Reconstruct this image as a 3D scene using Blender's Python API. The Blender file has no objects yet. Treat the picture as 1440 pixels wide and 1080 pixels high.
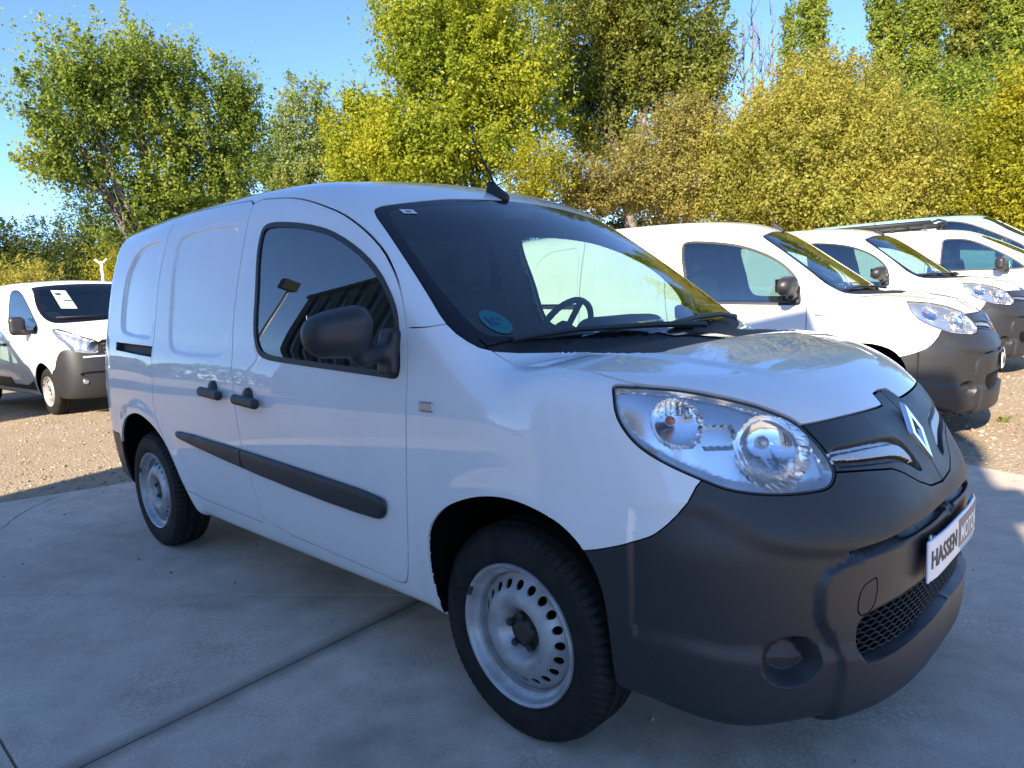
import bpy, bmesh, math, random
import numpy as np
from math import pi, sin, cos, radians
random.seed(7); rng = np.random.default_rng(7)
S = bpy.context.scene
COL = S.collection

# ------------------------------------------------------------------ camera, sky, sun, exposure
CAM = np.array([1.3624, -2.2307, 1.2732]); YAW, PITCH, ROLL, FPX = 2.3365, -0.1228, -0.0468, 1008.7
def cam_axes():
    f = np.array([cos(YAW)*cos(PITCH), sin(YAW)*cos(PITCH), sin(PITCH)])
    r = np.cross(f, [0, 0, 1]); r /= np.linalg.norm(r); u = np.cross(r, f)
    return cos(ROLL)*r+sin(ROLL)*u, -sin(ROLL)*r+cos(ROLL)*u, f
CR, CU, CF = cam_axes()
cam_d = bpy.data.cameras.new('camera'); cam = bpy.data.objects.new('camera', cam_d); COL.objects.link(cam)
from mathutils import Matrix, Vector
cam.matrix_world = Matrix([[CR[0], CU[0], -CF[0], CAM[0]], [CR[1], CU[1], -CF[1], CAM[1]], [CR[2], CU[2], -CF[2], CAM[2]], [0, 0, 0, 1]])
cam_d.sensor_fit = 'HORIZONTAL'; cam_d.sensor_width = 36.0; cam_d.lens = 36.0*FPX/1440.0
cam_d.clip_start = 0.05; cam_d.clip_end = 3000
S.camera = cam
SUN_AZ, SUN_EL = radians(287), radians(30)
W = bpy.data.worlds.new('World'); S.world = W; W.use_nodes = True
nt = W.node_tree; bg = nt.nodes['Background']
sky = nt.nodes.new('ShaderNodeTexSky'); sky.sky_type = 'NISHITA'; sky.sun_disc = False
sky.sun_elevation = SUN_EL; sky.sun_rotation = pi/2-SUN_AZ
sky.altitude = 300; sky.air_density = 0.7; sky.dust_density = 0.0; sky.ozone_density = 4.5
tn = nt.nodes.new('ShaderNodeMix'); tn.data_type = 'RGBA'; tn.blend_type = 'MULTIPLY'; tn.inputs[0].default_value = 1; tn.inputs[7].default_value = (.83, .87, .93, 1)
nt.links.new(sky.outputs[0], tn.inputs[6]); nt.links.new(tn.outputs[2], bg.inputs[0]); bg.inputs[1].default_value = 0.15
sl = bpy.data.lights.new('sun', 'SUN'); sl.energy = 5.0; sl.angle = radians(0.5); sl.color = (1.0, 0.86, 0.66)
so = bpy.data.objects.new('sun', sl); COL.objects.link(so)
sdir = Vector((cos(SUN_EL)*cos(SUN_AZ), cos(SUN_EL)*sin(SUN_AZ), sin(SUN_EL)))
so.rotation_euler = sdir.to_track_quat('Z', 'Y').to_euler(); so.location = (3, -12, 14)
S.view_settings.view_transform = 'Standard'; S.view_settings.look = 'None'
S.view_settings.exposure = 1.42; S.view_settings.gamma = 1.0; S.view_settings.use_curve_mapping = False
S.render.engine = 'CYCLES'; S.cycles.max_bounces = 10; S.cycles.transparent_max_bounces = 16
S.cycles.caustics_reflective = False; S.cycles.caustics_refractive = False

def ray(px, py):
    d = CF+CR*(px-720)/FPX-CU*(py-540)/FPX
    return d/np.linalg.norm(d)
def at(px, py, dist):
    """point seen in the direction (px, py) at a horizontal distance"""
    d = ray(px, py); return CAM+d*dist/np.hypot(d[0], d[1])

# ------------------------------------------------------------------ materials
def mat(name, col=(.5, .5, .5), rough=.5, metal=0., coat=0., spec=.5, **kw):
    m = bpy.data.materials.new(name); m.use_nodes = True
    b = m.node_tree.nodes['Principled BSDF']
    b.inputs['Base Color'].default_value = (*col, 1); b.inputs['Roughness'].default_value = rough
    b.inputs['Metallic'].default_value = metal; b.inputs['Coat Weight'].default_value = coat
    b.inputs['Coat Roughness'].default_value = kw.get('cr', .03); b.inputs['Specular IOR Level'].default_value = spec
    return m
def nodes(m): return m.node_tree.nodes, m.node_tree.links, m.node_tree.nodes['Principled BSDF']
def tex_noise(m, scale, detail=4, rough=.6, coord='Object'):
    n, l, b = nodes(m); tc = n.new('ShaderNodeTexCoord'); t = n.new('ShaderNodeTexNoise')
    t.inputs['Scale'].default_value = scale; t.inputs['Detail'].default_value = detail; t.inputs['Roughness'].default_value = rough
    l.new(tc.outputs[coord], t.inputs['Vector']); return t
def ramp(m, src, stops):
    n, l, b = nodes(m); r = n.new('ShaderNodeValToRGB'); e = r.color_ramp.elements
    while len(e) < len(stops): e.new(.5)
    for k, (p, c) in zip(e, stops): k.position = p; k.color = (*c, 1) if len(c) == 3 else c
    l.new(src, r.inputs[0]); return r
def bump(m, src, strength, dist):
    n, l, b = nodes(m); k = n.new('ShaderNodeBump'); k.inputs['Strength'].default_value = strength; k.inputs['Distance'].default_value = dist
    l.new(src, k.inputs['Height'])
    for prev in b.inputs['Normal'].links: l.new(prev.from_socket, k.inputs['Normal'])
    l.new(k.outputs[0], b.inputs['Normal']); return k
def mixcol(m, a, b_, fac, mode='MIX'):
    n, l, _ = nodes(m); x = n.new('ShaderNodeMix'); x.data_type = 'RGBA'; x.blend_type = mode
    for s, v in ((x.inputs[0], fac), (x.inputs[6], a), (x.inputs[7], b_)):
        if hasattr(v, 'is_output'): l.new(v, s)
        elif isinstance(v, (int, float)): s.default_value = v
        else: s.default_value = (*v, 1)
    return x.outputs[2]
M = {}
M['paint'] = mat('white_paint', (.80, .80, .79), .45, 0, 1.0, spec=.25, cr=.008)
m = M['paint']; t = tex_noise(m, 3.0, 3); r = ramp(m, t.outputs[0], [(.35, (.765, .765, .755)), (.7, (.81, .81, .80))]); m.node_tree.links.new(r.outputs[0], nodes(m)[2].inputs['Base Color'])
M['plastic'] = mat('black_plastic', (.023, .0235, .026), .44)
m = M['plastic']; t = tex_noise(m, 900, 2); bump(m, t.outputs[0], .25, .0006)
t = tex_noise(m, 6, 4); r = ramp(m, t.outputs[0], [(.3, (.38,)*3), (.7, (.50,)*3)]); m.node_tree.links.new(r.outputs[0], nodes(m)[2].inputs['Roughness'])
M['dark'] = mat('dark_plastic', (.012, .012, .013), .6)
M['void'] = mat('void_black', (.004, .004, .004), .95, spec=.03)  # black of the underbody, also used as painted shade in hollow openings
M['frit'] = mat('black_glass_border', (.006, .006, .008), .12, 0, .3, spec=.25)
M['rubber'] = mat('tyre_rubber', (.012, .012, .012), .7, spec=.3)
m = M['rubber']; t = tex_noise(m, 14, 5); r = ramp(m, t.outputs[0], [(.4, (.009, .009, .009)), (.75, (.024, .022, .020))]); m.node_tree.links.new(r.outputs[0], nodes(m)[2].inputs['Base Color'])
M['seal'] = mat('rubber_seal', (.012, .012, .014), .5)
M['steel'] = mat('silver_wheel_paint', (.42, .42, .43), .42, .35, .15)
m = M['steel']; t = tex_noise(m, 11, 5); r = ramp(m, t.outputs[0], [(.3, (.27, .265, .26)), (.62, (.47, .47, .48))]); m.node_tree.links.new(r.outputs[0], nodes(m)[2].inputs['Base Color'])
M['hub'] = mat('hub_metal', (.07, .065, .06), .55, .6)
M['chrome'] = mat('chrome', (.80, .80, .82), .06, 1.0)
M['satin'] = mat('satin_chrome', (.46, .46, .47), .42, .85)
M['reflector'] = mat('lamp_reflector', (.88, .88, .89), .13, 1.0)
M['reflector_dull'] = mat('lamp_reflector_dull', (.72, .72, .72), .34, .85)
M['housing'] = mat('lamp_housing', (.66, .67, .68), .24, .85)
M['orange'] = mat('orange_bulb', (.50, .11, .01), .15, 0, 1)
M['cabin'] = mat('cabin_plastic', (.030, .032, .036), .65)
M['fabric'] = mat('seat_fabric', (.016, .017, .020), .9)
m = M['fabric']; t = tex_noise(m, 400, 2); bump(m, t.outputs[0], .3, .001)
M['liner'] = mat('cabin_lining', (.11, .12, .125), .85)
M['plate'] = mat('plate_white', (.74, .77, .82), .35, 0, .4)
M['letter'] = mat('letter_grey', (.05, .045, .05), .5)
M['badge'] = mat('plate_grey_block', (.22, .19, .18), .5)
M['plate_blue'] = mat('plate_edge_blue', (.25, .42, .66), .4)
M['sticker_teal'] = mat('sticker_teal', (.012, .12, .14), .5)
M['sticker_white'] = mat('sticker_white', (.62, .66, .64), .6)
M['sticker_blue'] = mat('sticker_blue', (.01, .04, .12), .5)
M['paper'] = mat('paper', (.72, .80, .66), .7)
M['red'] = mat('red_lens', (.4, .02, .02), .15, 0, 1)
M['galv'] = mat('grey_metal', (.45, .45, .44), .5, .3)
M['white_metal'] = mat('white_metal', (.75, .75, .73), .5)
def glass(name, tint, fmin=.0, ior=1.5):
    m = bpy.data.materials.new(name); m.use_nodes = True; n = m.node_tree.nodes; l = m.node_tree.links
    n.remove(n['Principled BSDF']); o = n['Material Output']
    tr = n.new('ShaderNodeBsdfTransparent'); tr.inputs[0].default_value = (*tint, 1)
    gl = n.new('ShaderNodeBsdfGlossy'); gl.inputs['Roughness'].default_value = .008; gl.inputs[0].default_value = (1, 1, 1, 1)
    ge = n.new('ShaderNodeNewGeometry'); f0 = ((ior-1)/(ior+1))**2
    def ma(op, *v):
        q = n.new('ShaderNodeMath'); q.operation = op
        for i, x in enumerate(v):
            if hasattr(x, 'is_output'): l.new(x, q.inputs[i])
            else: q.inputs[i].default_value = x
        return q.outputs[0]
    dt = n.new('ShaderNodeVectorMath'); dt.operation = 'DOT_PRODUCT'; l.new(ge.outputs['Normal'], dt.inputs[0]); l.new(ge.outputs['Incoming'], dt.inputs[1])
    f = ma('POWER', ma('SUBTRACT', 1.0, ma('ABSOLUTE', dt.outputs['Value'])), 5.0)
    f = ma('ADD', ma('MULTIPLY', f, 1-f0-fmin), f0+fmin)
    mx = n.new('ShaderNodeMixShader'); l.new(f, mx.inputs[0])
    l.new(tr.outputs[0], mx.inputs[1]); l.new(gl.outputs[0], mx.inputs[2]); l.new(mx.outputs[0], o.inputs[0])
    return m
M['glass'] = glass('tinted_glass', (.76, .90, .83), .05, 1.6)
M['side_glass'] = glass('side_glass', (.36, .50, .46), .08, 1.6)
M['lens'] = glass('clear_lens', (.95, .96, .97), .0, 1.45)

# ------------------------------------------------------------------ object helpers
def link(o, parent=None):
    COL.objects.link(o)
    if parent: o.parent = parent
    return o
def obj(name, V, F, m, parent=None, smooth=True, normals=None, angle=None):
    me = bpy.data.meshes.new(name)
    V = np.asarray(V, np.float32)
    if isinstance(F, np.ndarray):
        k = F.shape[1]; me.vertices.add(len(V)); me.vertices.foreach_set('co', V.ravel())
        me.loops.add(F.size); me.loops.foreach_set('vertex_index', F.astype(np.int32).ravel())
        me.polygons.add(len(F)); me.polygons.foreach_set('loop_start', np.arange(0, F.size, k, dtype=np.int32))
        me.update(calc_edges=True); me.validate()
    else:
        me.from_pydata(V.tolist(), [], F)
    me.polygons.foreach_set('use_smooth', [smooth]*len(me.polygons))
    if normals is not None and len(normals) == len(me.vertices):
        me.normals_split_custom_set_from_vertices(np.asarray(normals, float).tolist())
    elif angle is not None:
        me.set_sharp_from_angle(angle=radians(angle))
    me.materials.append(m)
    o = bpy.data.objects.new(name, me); link(o, parent); return o
def empty(name, loc=(0, 0, 0), rz=0, parent=None):
    o = bpy.data.objects.new(name, None); o.empty_display_size = .2; o.location = loc; o.rotation_euler = (0, 0, rz); link(o, parent); return o
def tag(o, label=None, cat=None, group=None, kind=None):
    if label: o['label'] = label
    if cat: o['category'] = cat
    if group: o['group'] = group
    if kind: o['kind'] = kind
    return o
class MB:
    """collects simple shapes into one mesh"""
    def __init__(s): s.V = []; s.F = []
    def add(s, V, F):
        k = len(s.V); s.V += [tuple(v) for v in V]; s.F += [tuple(i+k for i in f) for f in F]; return s
    def box(s, c, d, R=None):
        v = np.array([(x, y, z) for x in (-1, 1) for y in (-1, 1) for z in (-1, 1)])*np.array(d)/2
        if R is not None: v = v@np.array(R).T
        return s.add(v+np.array(c), [(0, 1, 3, 2), (4, 6, 7, 5), (0, 4, 5, 1), (2, 3, 7, 6), (0, 2, 6, 4), (1, 5, 7, 3)])
    def tube(s, pts, rad, n=8, cap=True):
        P = np.array(pts, float); m_ = len(P); rad = np.broadcast_to(rad, (m_,)); V = []
        up = np.array([.13, .37, .92])
        for i in range(m_):
            d = P[min(i+1, m_-1)]-P[max(i-1, 0)]; d /= np.linalg.norm(d)+1e-9
            a = np.cross(d, up); a /= np.linalg.norm(a)+1e-9; b = np.cross(d, a)
            for k in range(n):
                t = 2*pi*k/n; V.append(P[i]+rad[i]*(a*cos(t)+b*sin(t)))
        F = [(i*n+k, i*n+(k+1) % n, (i+1)*n+(k+1) % n, (i+1)*n+k) for i in range(m_-1) for k in range(n)]
        if cap: F += [tuple(range(n))[::-1], tuple((m_-1)*n+k for k in range(n))]
        return s.add(V, F)
    def obj(s, name, m, parent=None, smooth=False, angle=None): return obj(name, np.array(s.V), s.F, m, parent, smooth, None, angle)
def copy_tree(o, parent=None, skip=()):
    c = o.copy(); COL.objects.link(c); c.parent = parent
    for ch in list(o.children):
        if ch.name.split('.')[0] in skip: continue
        copy_tree(ch, c, skip)
    return c

# ------------------------------------------------------------------ implicit-surface modelling tools
class Spl:
    """natural cubic spline, linear outside its knots"""
    def __init__(s, pts):
        p = np.array(sorted(pts), float); x, y = p[:, 0], p[:, 1]; n = len(x); h = np.diff(x)
        A = np.zeros((n, n)); b = np.zeros(n); A[0, 0] = A[-1, -1] = 1
        for i in range(1, n-1):
            A[i, i-1] = h[i-1]; A[i, i] = 2*(h[i-1]+h[i]); A[i, i+1] = h[i]
            b[i] = 6*((y[i+1]-y[i])/h[i]-(y[i]-y[i-1])/h[i-1])
        s.x, s.y, s.m, s.h = x, y, np.linalg.solve(A, b), h
    def __call__(s, q):
        q = np.asarray(q, float); qc = np.clip(q, s.x[0], s.x[-1])
        i = np.clip(np.searchsorted(s.x, qc)-1, 0, len(s.h)-1); h = s.h[i]; a = (s.x[i+1]-qc)/h; b = (qc-s.x[i])/h
        r = a*s.y[i]+b*s.y[i+1]+((a**3-a)*s.m[i]+(b**3-b)*s.m[i+1])*h*h/6
        d0 = (s.y[1]-s.y[0])/s.h[0]-s.h[0]*s.m[1]/6; d1 = (s.y[-1]-s.y[-2])/s.h[-1]+s.h[-1]*s.m[-2]/6
        return r+np.where(q < s.x[0], (q-s.x[0])*d0, 0)+np.where(q > s.x[-1], (q-s.x[-1])*d1, 0)
def smax(a, b, k):
    h = np.maximum(k-np.abs(a-b), 0)/k; return np.maximum(a, b)+h*h*k*.25
def smin(a, b, k): return -smax(-a, -b, k)
def sst(t):
    t = np.clip(t, 0, 1); return t*t*(3-2*t)
def chaikin(P, closed=True, n=2):
    P = np.array(P, float)
    for _ in range(n):
        if closed:
            Q = np.roll(P, -1, 0); P = np.stack([.75*P+.25*Q, .25*P+.75*Q], 1).reshape(-1, P.shape[1])
        else:
            A, B = P[:-1], P[1:]; P = np.concatenate([P[:1], np.stack([.75*A+.25*B, .25*A+.75*B], 1).reshape(-1, P.shape[1])[1:-1], P[-1:]])
    return P
def pdist(Q, P, closed):
    """distance of the points Q to a polyline, signed (negative inside) when closed"""
    A = P if closed else P[:-1]; B = np.roll(P, -1, 0) if closed else P[1:]
    out = np.empty(len(Q))
    for s in range(0, len(Q), 20000):
        q = Q[s:s+20000, None, :]; d = B-A; t = np.clip(((q-A)*d).sum(-1)/((d*d).sum(-1)+1e-12), 0, 1)
        e = q-A-t[..., None]*d; r = np.sqrt((e*e).sum(-1).min(1))
        if closed:
            qy = q[..., 1]; qx = q[..., 0]; cr = (A[:, 1] > qy) != (B[:, 1] > qy)
            xs = A[:, 0]+(qy-A[:, 1])*d[:, 0]/np.where(d[:, 1] == 0, 1e-12, d[:, 1])
            r = np.where((cr & (qx < xs)).sum(1) % 2 == 1, -r, r)
        out[s:s+20000] = r
    return out
R2 = math.sqrt(.5)
PROJ = {'S': lambda p: np.stack([p[:, 0], p[:, 2]], 1), 'F': lambda p: np.stack([np.abs(p[:, 1]), p[:, 2]], 1),
        'T': lambda p: np.stack([p[:, 0], np.abs(p[:, 1])], 1), 'O': lambda p: np.stack([(p[:, 0]-np.abs(p[:, 1]))*R2, p[:, 2]], 1)}
class Curve:
    def __init__(s, proj, pts, closed=True, mask=None, smooth=2, margin=.06):
        s.proj = proj; s.P = chaikin(pts, closed, smooth) if smooth else np.array(pts, float); s.closed = closed; s.mask = mask; s.margin = margin
        s.lo = s.P.min(0)-margin; s.hi = s.P.max(0)+margin
    def __call__(s, p):
        q = PROJ[s.proj](p); k = ((q > s.lo) & (q < s.hi)).all(1)
        if s.mask is not None: k &= s.mask(p)
        r = np.full(len(p), 9.0); 
        if k.any(): r[k] = pdist(q[k], s.P, s.closed)
        return r
def grad(F, p, e=1.5e-3):
    g = np.empty_like(p)
    for i in range(3):
        d = np.zeros(3); d[i] = e; g[:, i] = (F(p+d)-F(p-d))/(2*e)
    return g
def newton(F, p, n=3):
    for _ in range(n):
        g = grad(F, p); f = F(p); p = p-g*np.clip(f/np.maximum((g*g).sum(1), .05), -.02, .02)[:, None]
    return p
def nets(F, lo, hi, h):
    """surface nets: quads of the zero level of F, split into triangles"""
    lo = np.array(lo, float); n = np.ceil((np.array(hi)-lo)/h).astype(int)+1
    ax = [lo[i]+h*np.arange(n[i]) for i in range(3)]
    f = np.empty(n)
    for i in range(0, n[0], 16):
        X = np.stack(np.meshgrid(ax[0][i:i+16], ax[1], ax[2], indexing='ij'), -1); f[i:i+16] = F(X.reshape(-1, 3)).reshape(X.shape[:3])
    s = f < 0; c = np.zeros(n-1, np.int8)
    for a in (0, 1):
        for b in (0, 1):
            for d in (0, 1): c += s[a:n[0]-1+a, b:n[1]-1+b, d:n[2]-1+d]
    act = (c > 0) & (c < 8); idx = -np.ones(n-1, np.int64); I = np.argwhere(act); idx[act] = np.arange(len(I))
    acc = np.zeros((len(I), 3)); cnt = np.zeros(len(I))
    for axis in range(3):
        o = [i for i in range(3) if i != axis]
        for a in (0, 1):
            for b in (0, 1):
                j = I.copy(); j[:, o[0]] += a; j[:, o[1]] += b; k = j.copy(); k[:, axis] += 1
                f0 = f[tuple(j.T)]; f1 = f[tuple(k.T)]; x = (f0 < 0) != (f1 < 0)
                t = np.where(x, f0/np.where(f0-f1 == 0, 1, f0-f1), 0); P = j.astype(float); P[:, axis] += t
                acc += P*x[:, None]; cnt += x
    V = lo+h*acc/cnt[:, None]; Q = []
    for axis in range(3):
        o = [(axis+1) % 3, (axis+2) % 3]
        sl0 = [slice(0, n[i]-1) for i in range(3)]; sl1 = list(sl0); sl1[axis] = slice(1, n[axis])
        E = np.argwhere(s[tuple(sl0)] != s[tuple(sl1)]); E = E[(E[:, o[0]] > 0) & (E[:, o[1]] > 0)]
        q = []
        for a, b in ((0, 0), (1, 0), (1, 1), (0, 1)):
            j = E.copy(); j[:, o[0]] -= a; j[:, o[1]] -= b; q.append(idx[tuple(j.T)])
        q = np.stack(q, 1); ins = s[tuple(E.T)]; q[~ins] = q[~ins][:, ::-1]; Q.append(q[(q >= 0).all(1)])
    Q = np.concatenate(Q); return V, np.concatenate([Q[:, [0, 1, 2]], Q[:, [0, 2, 3]]])
def cut(V, T, f):
    """split triangles along f = 0"""
    f = np.where(np.abs(f) < 2e-5, 2e-5, f); s = f > 0; st = s[T]; k = st.sum(1); mx = (k > 0) & (k < 3) & (np.abs(f[T]) < 5).all(1)
    if not mx.any(): return V, T
    t = T[mx]; st = st[mx]; k = k[mx]
    lone = np.where(k == 1, st.argmax(1), (~st).argmax(1)); r = np.arange(len(t))
    a = t[r, lone]; b = t[r, (lone+1) % 3]; c = t[r, (lone+2) % 3]; N = len(V)
    e = np.concatenate([np.stack([a, b], 1), np.stack([a, c], 1)]); e.sort(1)
    u, inv = np.unique(e[:, 0]*N+e[:, 1], return_inverse=True); i, j = u//N, u % N
    w = (f[i]/(f[i]-f[j]))[:, None]; nv = V[i]*(1-w)+V[j]*w
    ab = N+inv[:len(t)]; ac = N+inv[len(t):]
    return np.concatenate([V, nv]), np.concatenate([T[~mx], np.stack([a, ab, ac], 1), np.stack([ab, b, c], 1), np.stack([ab, c, ac], 1)])
def sub(V, T, keep, N=None):
    t = T[keep]; u, inv = np.unique(t, return_inverse=True)
    return (V[u], inv.reshape(-1, 3)) if N is None else (V[u], inv.reshape(-1, 3), N[u])
def border(T):
    e = np.concatenate([T[:, [0, 1]], T[:, [1, 2]], T[:, [2, 0]]]); n = T.max()+1
    key = np.minimum(e[:, 0], e[:, 1])*n+np.maximum(e[:, 0], e[:, 1]); u, i, c = np.unique(key, return_index=True, return_counts=True)
    return e[i[c == 1]]
def both(V, T, N):
    """add the mirror half and weld the centre line"""
    k = len(V); V2 = np.concatenate([V, V*[1, -1, 1]]); N2 = np.concatenate([N, N*[1, -1, 1]]); T2 = np.concatenate([T, T[:, ::-1]+k])
    mp = np.arange(2*k); c = np.abs(V[:, 1]) < 1e-6; mp[k:][c] = np.arange(k)[c]; T2 = mp[T2]
    N2[:k][c, 1] = 0
    u, inv = np.unique(T2, return_inverse=True); return V2[u], inv.reshape(-1, 3), N2[u]
def flange(V, T, N, depth):
    """turn the edge of a panel inwards so it has thickness"""
    e = border(T); e = e[np.abs(V[e, 1]).max(1) > 1e-5]
    if not len(e): return V, T, N
    a, b = e[:, 0], e[:, 1]; d = V[b]-V[a]; nn = (N[a]+N[b])*.5; out = np.cross(d, nn); out /= np.linalg.norm(out, axis=1)[:, None]+1e-9
    k = len(V); m_ = len(e); i = np.arange(m_)
    nv = np.concatenate([V[a], V[b], V[b]-N[b]*depth, V[a]-N[a]*depth]); no = np.concatenate([out]*4)
    t = np.concatenate([np.stack([k+i, k+3*m_+i, k+2*m_+i], 1), np.stack([k+i, k+2*m_+i, k+m_+i], 1)])
    return np.concatenate([V, nv]), np.concatenate([T, t]), np.concatenate([N, no])
def solid(name, F, lo, hi, h, m, parent, it=2):
    V, T = nets(F, lo, hi, h); V = newton(F, V, it); g = grad(F, V); g /= np.linalg.norm(g, axis=1)[:, None]+1e-9
    return obj(name, V, T, m, parent, True, g)
def rbox(p, c, d, r, R=None):
    q = p-np.array(c)
    if R is not None: q = q@np.array(R)
    q = np.abs(q)-(np.array(d)/2-r); return np.linalg.norm(np.maximum(q, 0), axis=1)+np.minimum(q.max(1), 0)-r
def rotm(ax, a):
    return np.array(Matrix.Rotation(radians(a), 3, ax))

# ------------------------------------------------------------------ wheels
def lathe(prof, n, x0=None):
    """profile (radius, depth) turned about the local y axis"""
    V = []; F = []; m_ = len(prof)
    for i in range(n):
        a = 2*pi*i/n
        for r, y in prof: V.append((r*cos(a), y, r*sin(a)))
    for i in range(n):
        j = (i+1) % n
        for k in range(m_-1): F.append((i*m_+k, j*m_+k, j*m_+k+1, i*m_+k+1))
    return V, F
def make_wheel(parent, loc, side, R=.317, rim=.206, w=.195, holes=20, rz=0, lugs=5, mud=None):
    """steel wheel; the outer face looks to -y (side -1) or +y (side 1)"""
    root = empty('wheel', loc, rz + (0 if side < 0 else pi), parent)
    hw = w/2; n = 288; prof = []
    rs = rim-.004
    pr = [(rs, -hw+.022), (rim+.004, -hw+.010), (rim+.018, -hw+.004), (rim+.038, -hw-.001), (rim+.060, -hw+.001), (rim+.074, -hw+.004), (rim+.078, -hw+.003), (R-.020, -hw+.010), (R-.009, -hw+.020), (R-.003, -hw+.032)]
    tread = [(R, -hw+.045), (R+.001, -.052), (R-.007, -.050), (R-.007, -.044), (R+.001, -.042), (R+.0015, -.012), (R-.007, -.010), (R-.007, -.004), (R+.0015, -.002)]
    pr += tread; pr += [(r, -y) for r, y in reversed(pr)]
    V = []; m_ = len(pr)
    for i in range(n):
        a = 2*pi*i/n; ph = i % 4
        for k, (r, y) in enumerate(pr):
            sh = 7 <= k <= 10 or m_-11 <= k <= m_-8
            rr = r-(.0075 if (sh and ph == 0) else 0); aa = a + (.010 if k >= m_//2 else 0)+(abs(y)*.12)
            V.append((rr*cos(aa), y, rr*sin(aa)))
    F = [(i*m_+k, i*m_+k+1, ((i+1) % n)*m_+k+1, ((i+1) % n)*m_+k) for i in range(n) for k in range(m_-1)]
    obj('tyre', V, F, mud or M['rubber'], root, True, None, 32)
    q = -hw
    pr = [(rim+.001, q+.016), (rim+.003, q+.006), (rim-.001, q+.000), (rim-.006, q+.001), (rim-.010, q+.008), (rim-.014, q+.022), (rim-.020, q+.030), (rim-.030, q+.034), (rim-.034, q+.050), (rim-.036, q+.075)]
    V, F = lathe(pr, 96); rm = obj('rim', V, F, M['steel'], root, True, None, 50)
    # disc with round holes
    ro = rim-.035; prof = Spl([(.0, q+.052), (.035, q+.052), (.052, q+.050), (.066, q+.034), (.080, q+.016), (.100, q+.009), (.118, q+.014), (.134, q+.026), (.150, q+.040), (ro, q+.050)])
    rh = ro-.030; hr = .0125; V = []; F = []; m_ = 16
    for s in range(holes):
        a0 = 2*pi*s/holes; ha = pi/holes; base = len(V)
        for ring in range(3):
            for k in range(m_):
                t = 2*pi*k/m_; cx, cy = cos(t), sin(t)
                hx, hy = hr*cx, hr*cy; sq = max(abs(cx), abs(cy)); bx, by = .026*cx/sq, ha*cy/sq
                f = ring/2; r = rh+hx*(1-f)+bx*f; an = a0+(hy/rh)*(1-f)+by*f
                V.append((r*cos(an), float(prof(r)), r*sin(an)))
        for ring in range(2):
            for k in range(m_):
                j = (k+1) % m_; F.append((base+ring*m_+k, base+ring*m_+j, base+(ring+1)*m_+j, base+(ring+1)*m_+k))
        b2 = len(V)
        for k in range(m_): x, y, z = V[base+k]; V.append((x, y+.006, z))
        for k in range(m_): j = (k+1) % m_; F.append((base+j, base+k, b2+k, b2+j))
    rr = [rh-.026]+list(np.linspace(rh-.03, .034, 22)); v, f = lathe([(r, float(prof(r))) for r in rr], 80); k = len(V); V += v; F += [tuple(i+k for i in t[::-1]) for t in f]
    v, f = lathe([(rh+.026, float(prof(rh+.026))), (ro+.004, q+.056)], 80); k = len(V); V += v; F += [tuple(i+k for i in t) for t in f]
    obj('wheel_disc', V, F, M['steel'], root, True, None, 40)
    v, f = lathe([(.062, q+.050), (.056, q+.047), (.040, q+.046), (.036, q+.036), (.030, q+.030), (.012, q+.028), (.001, q+.028)], 40)
    hb = obj('hub', v, f, M['hub'], root, True, None, 30)
    for k in range(lugs):
        a = 2*pi*k/lugs+.3; b = MB(); b.tube([(.049*cos(a), q+.048, .049*sin(a)), (.049*cos(a), q+.026, .049*sin(a))], .0105, 6); b.obj('wheel_bolt', M['hub'], hb)
    b = MB(); b.tube([((rim-.004)*cos(2.6), q+.004, (rim-.004)*sin(2.6)), ((rim-.006)*cos(2.75), q+.004, (rim-.006)*sin(2.75))], .007, 6); b.obj('balance_weight', M['hub'], rm)
    v, f = lathe([(rim-.03, q+.085), (.10, q+.09), (.0, q+.09)], 24); obj('brake_plate', v, f, M['void'], root)
    return root

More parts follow.
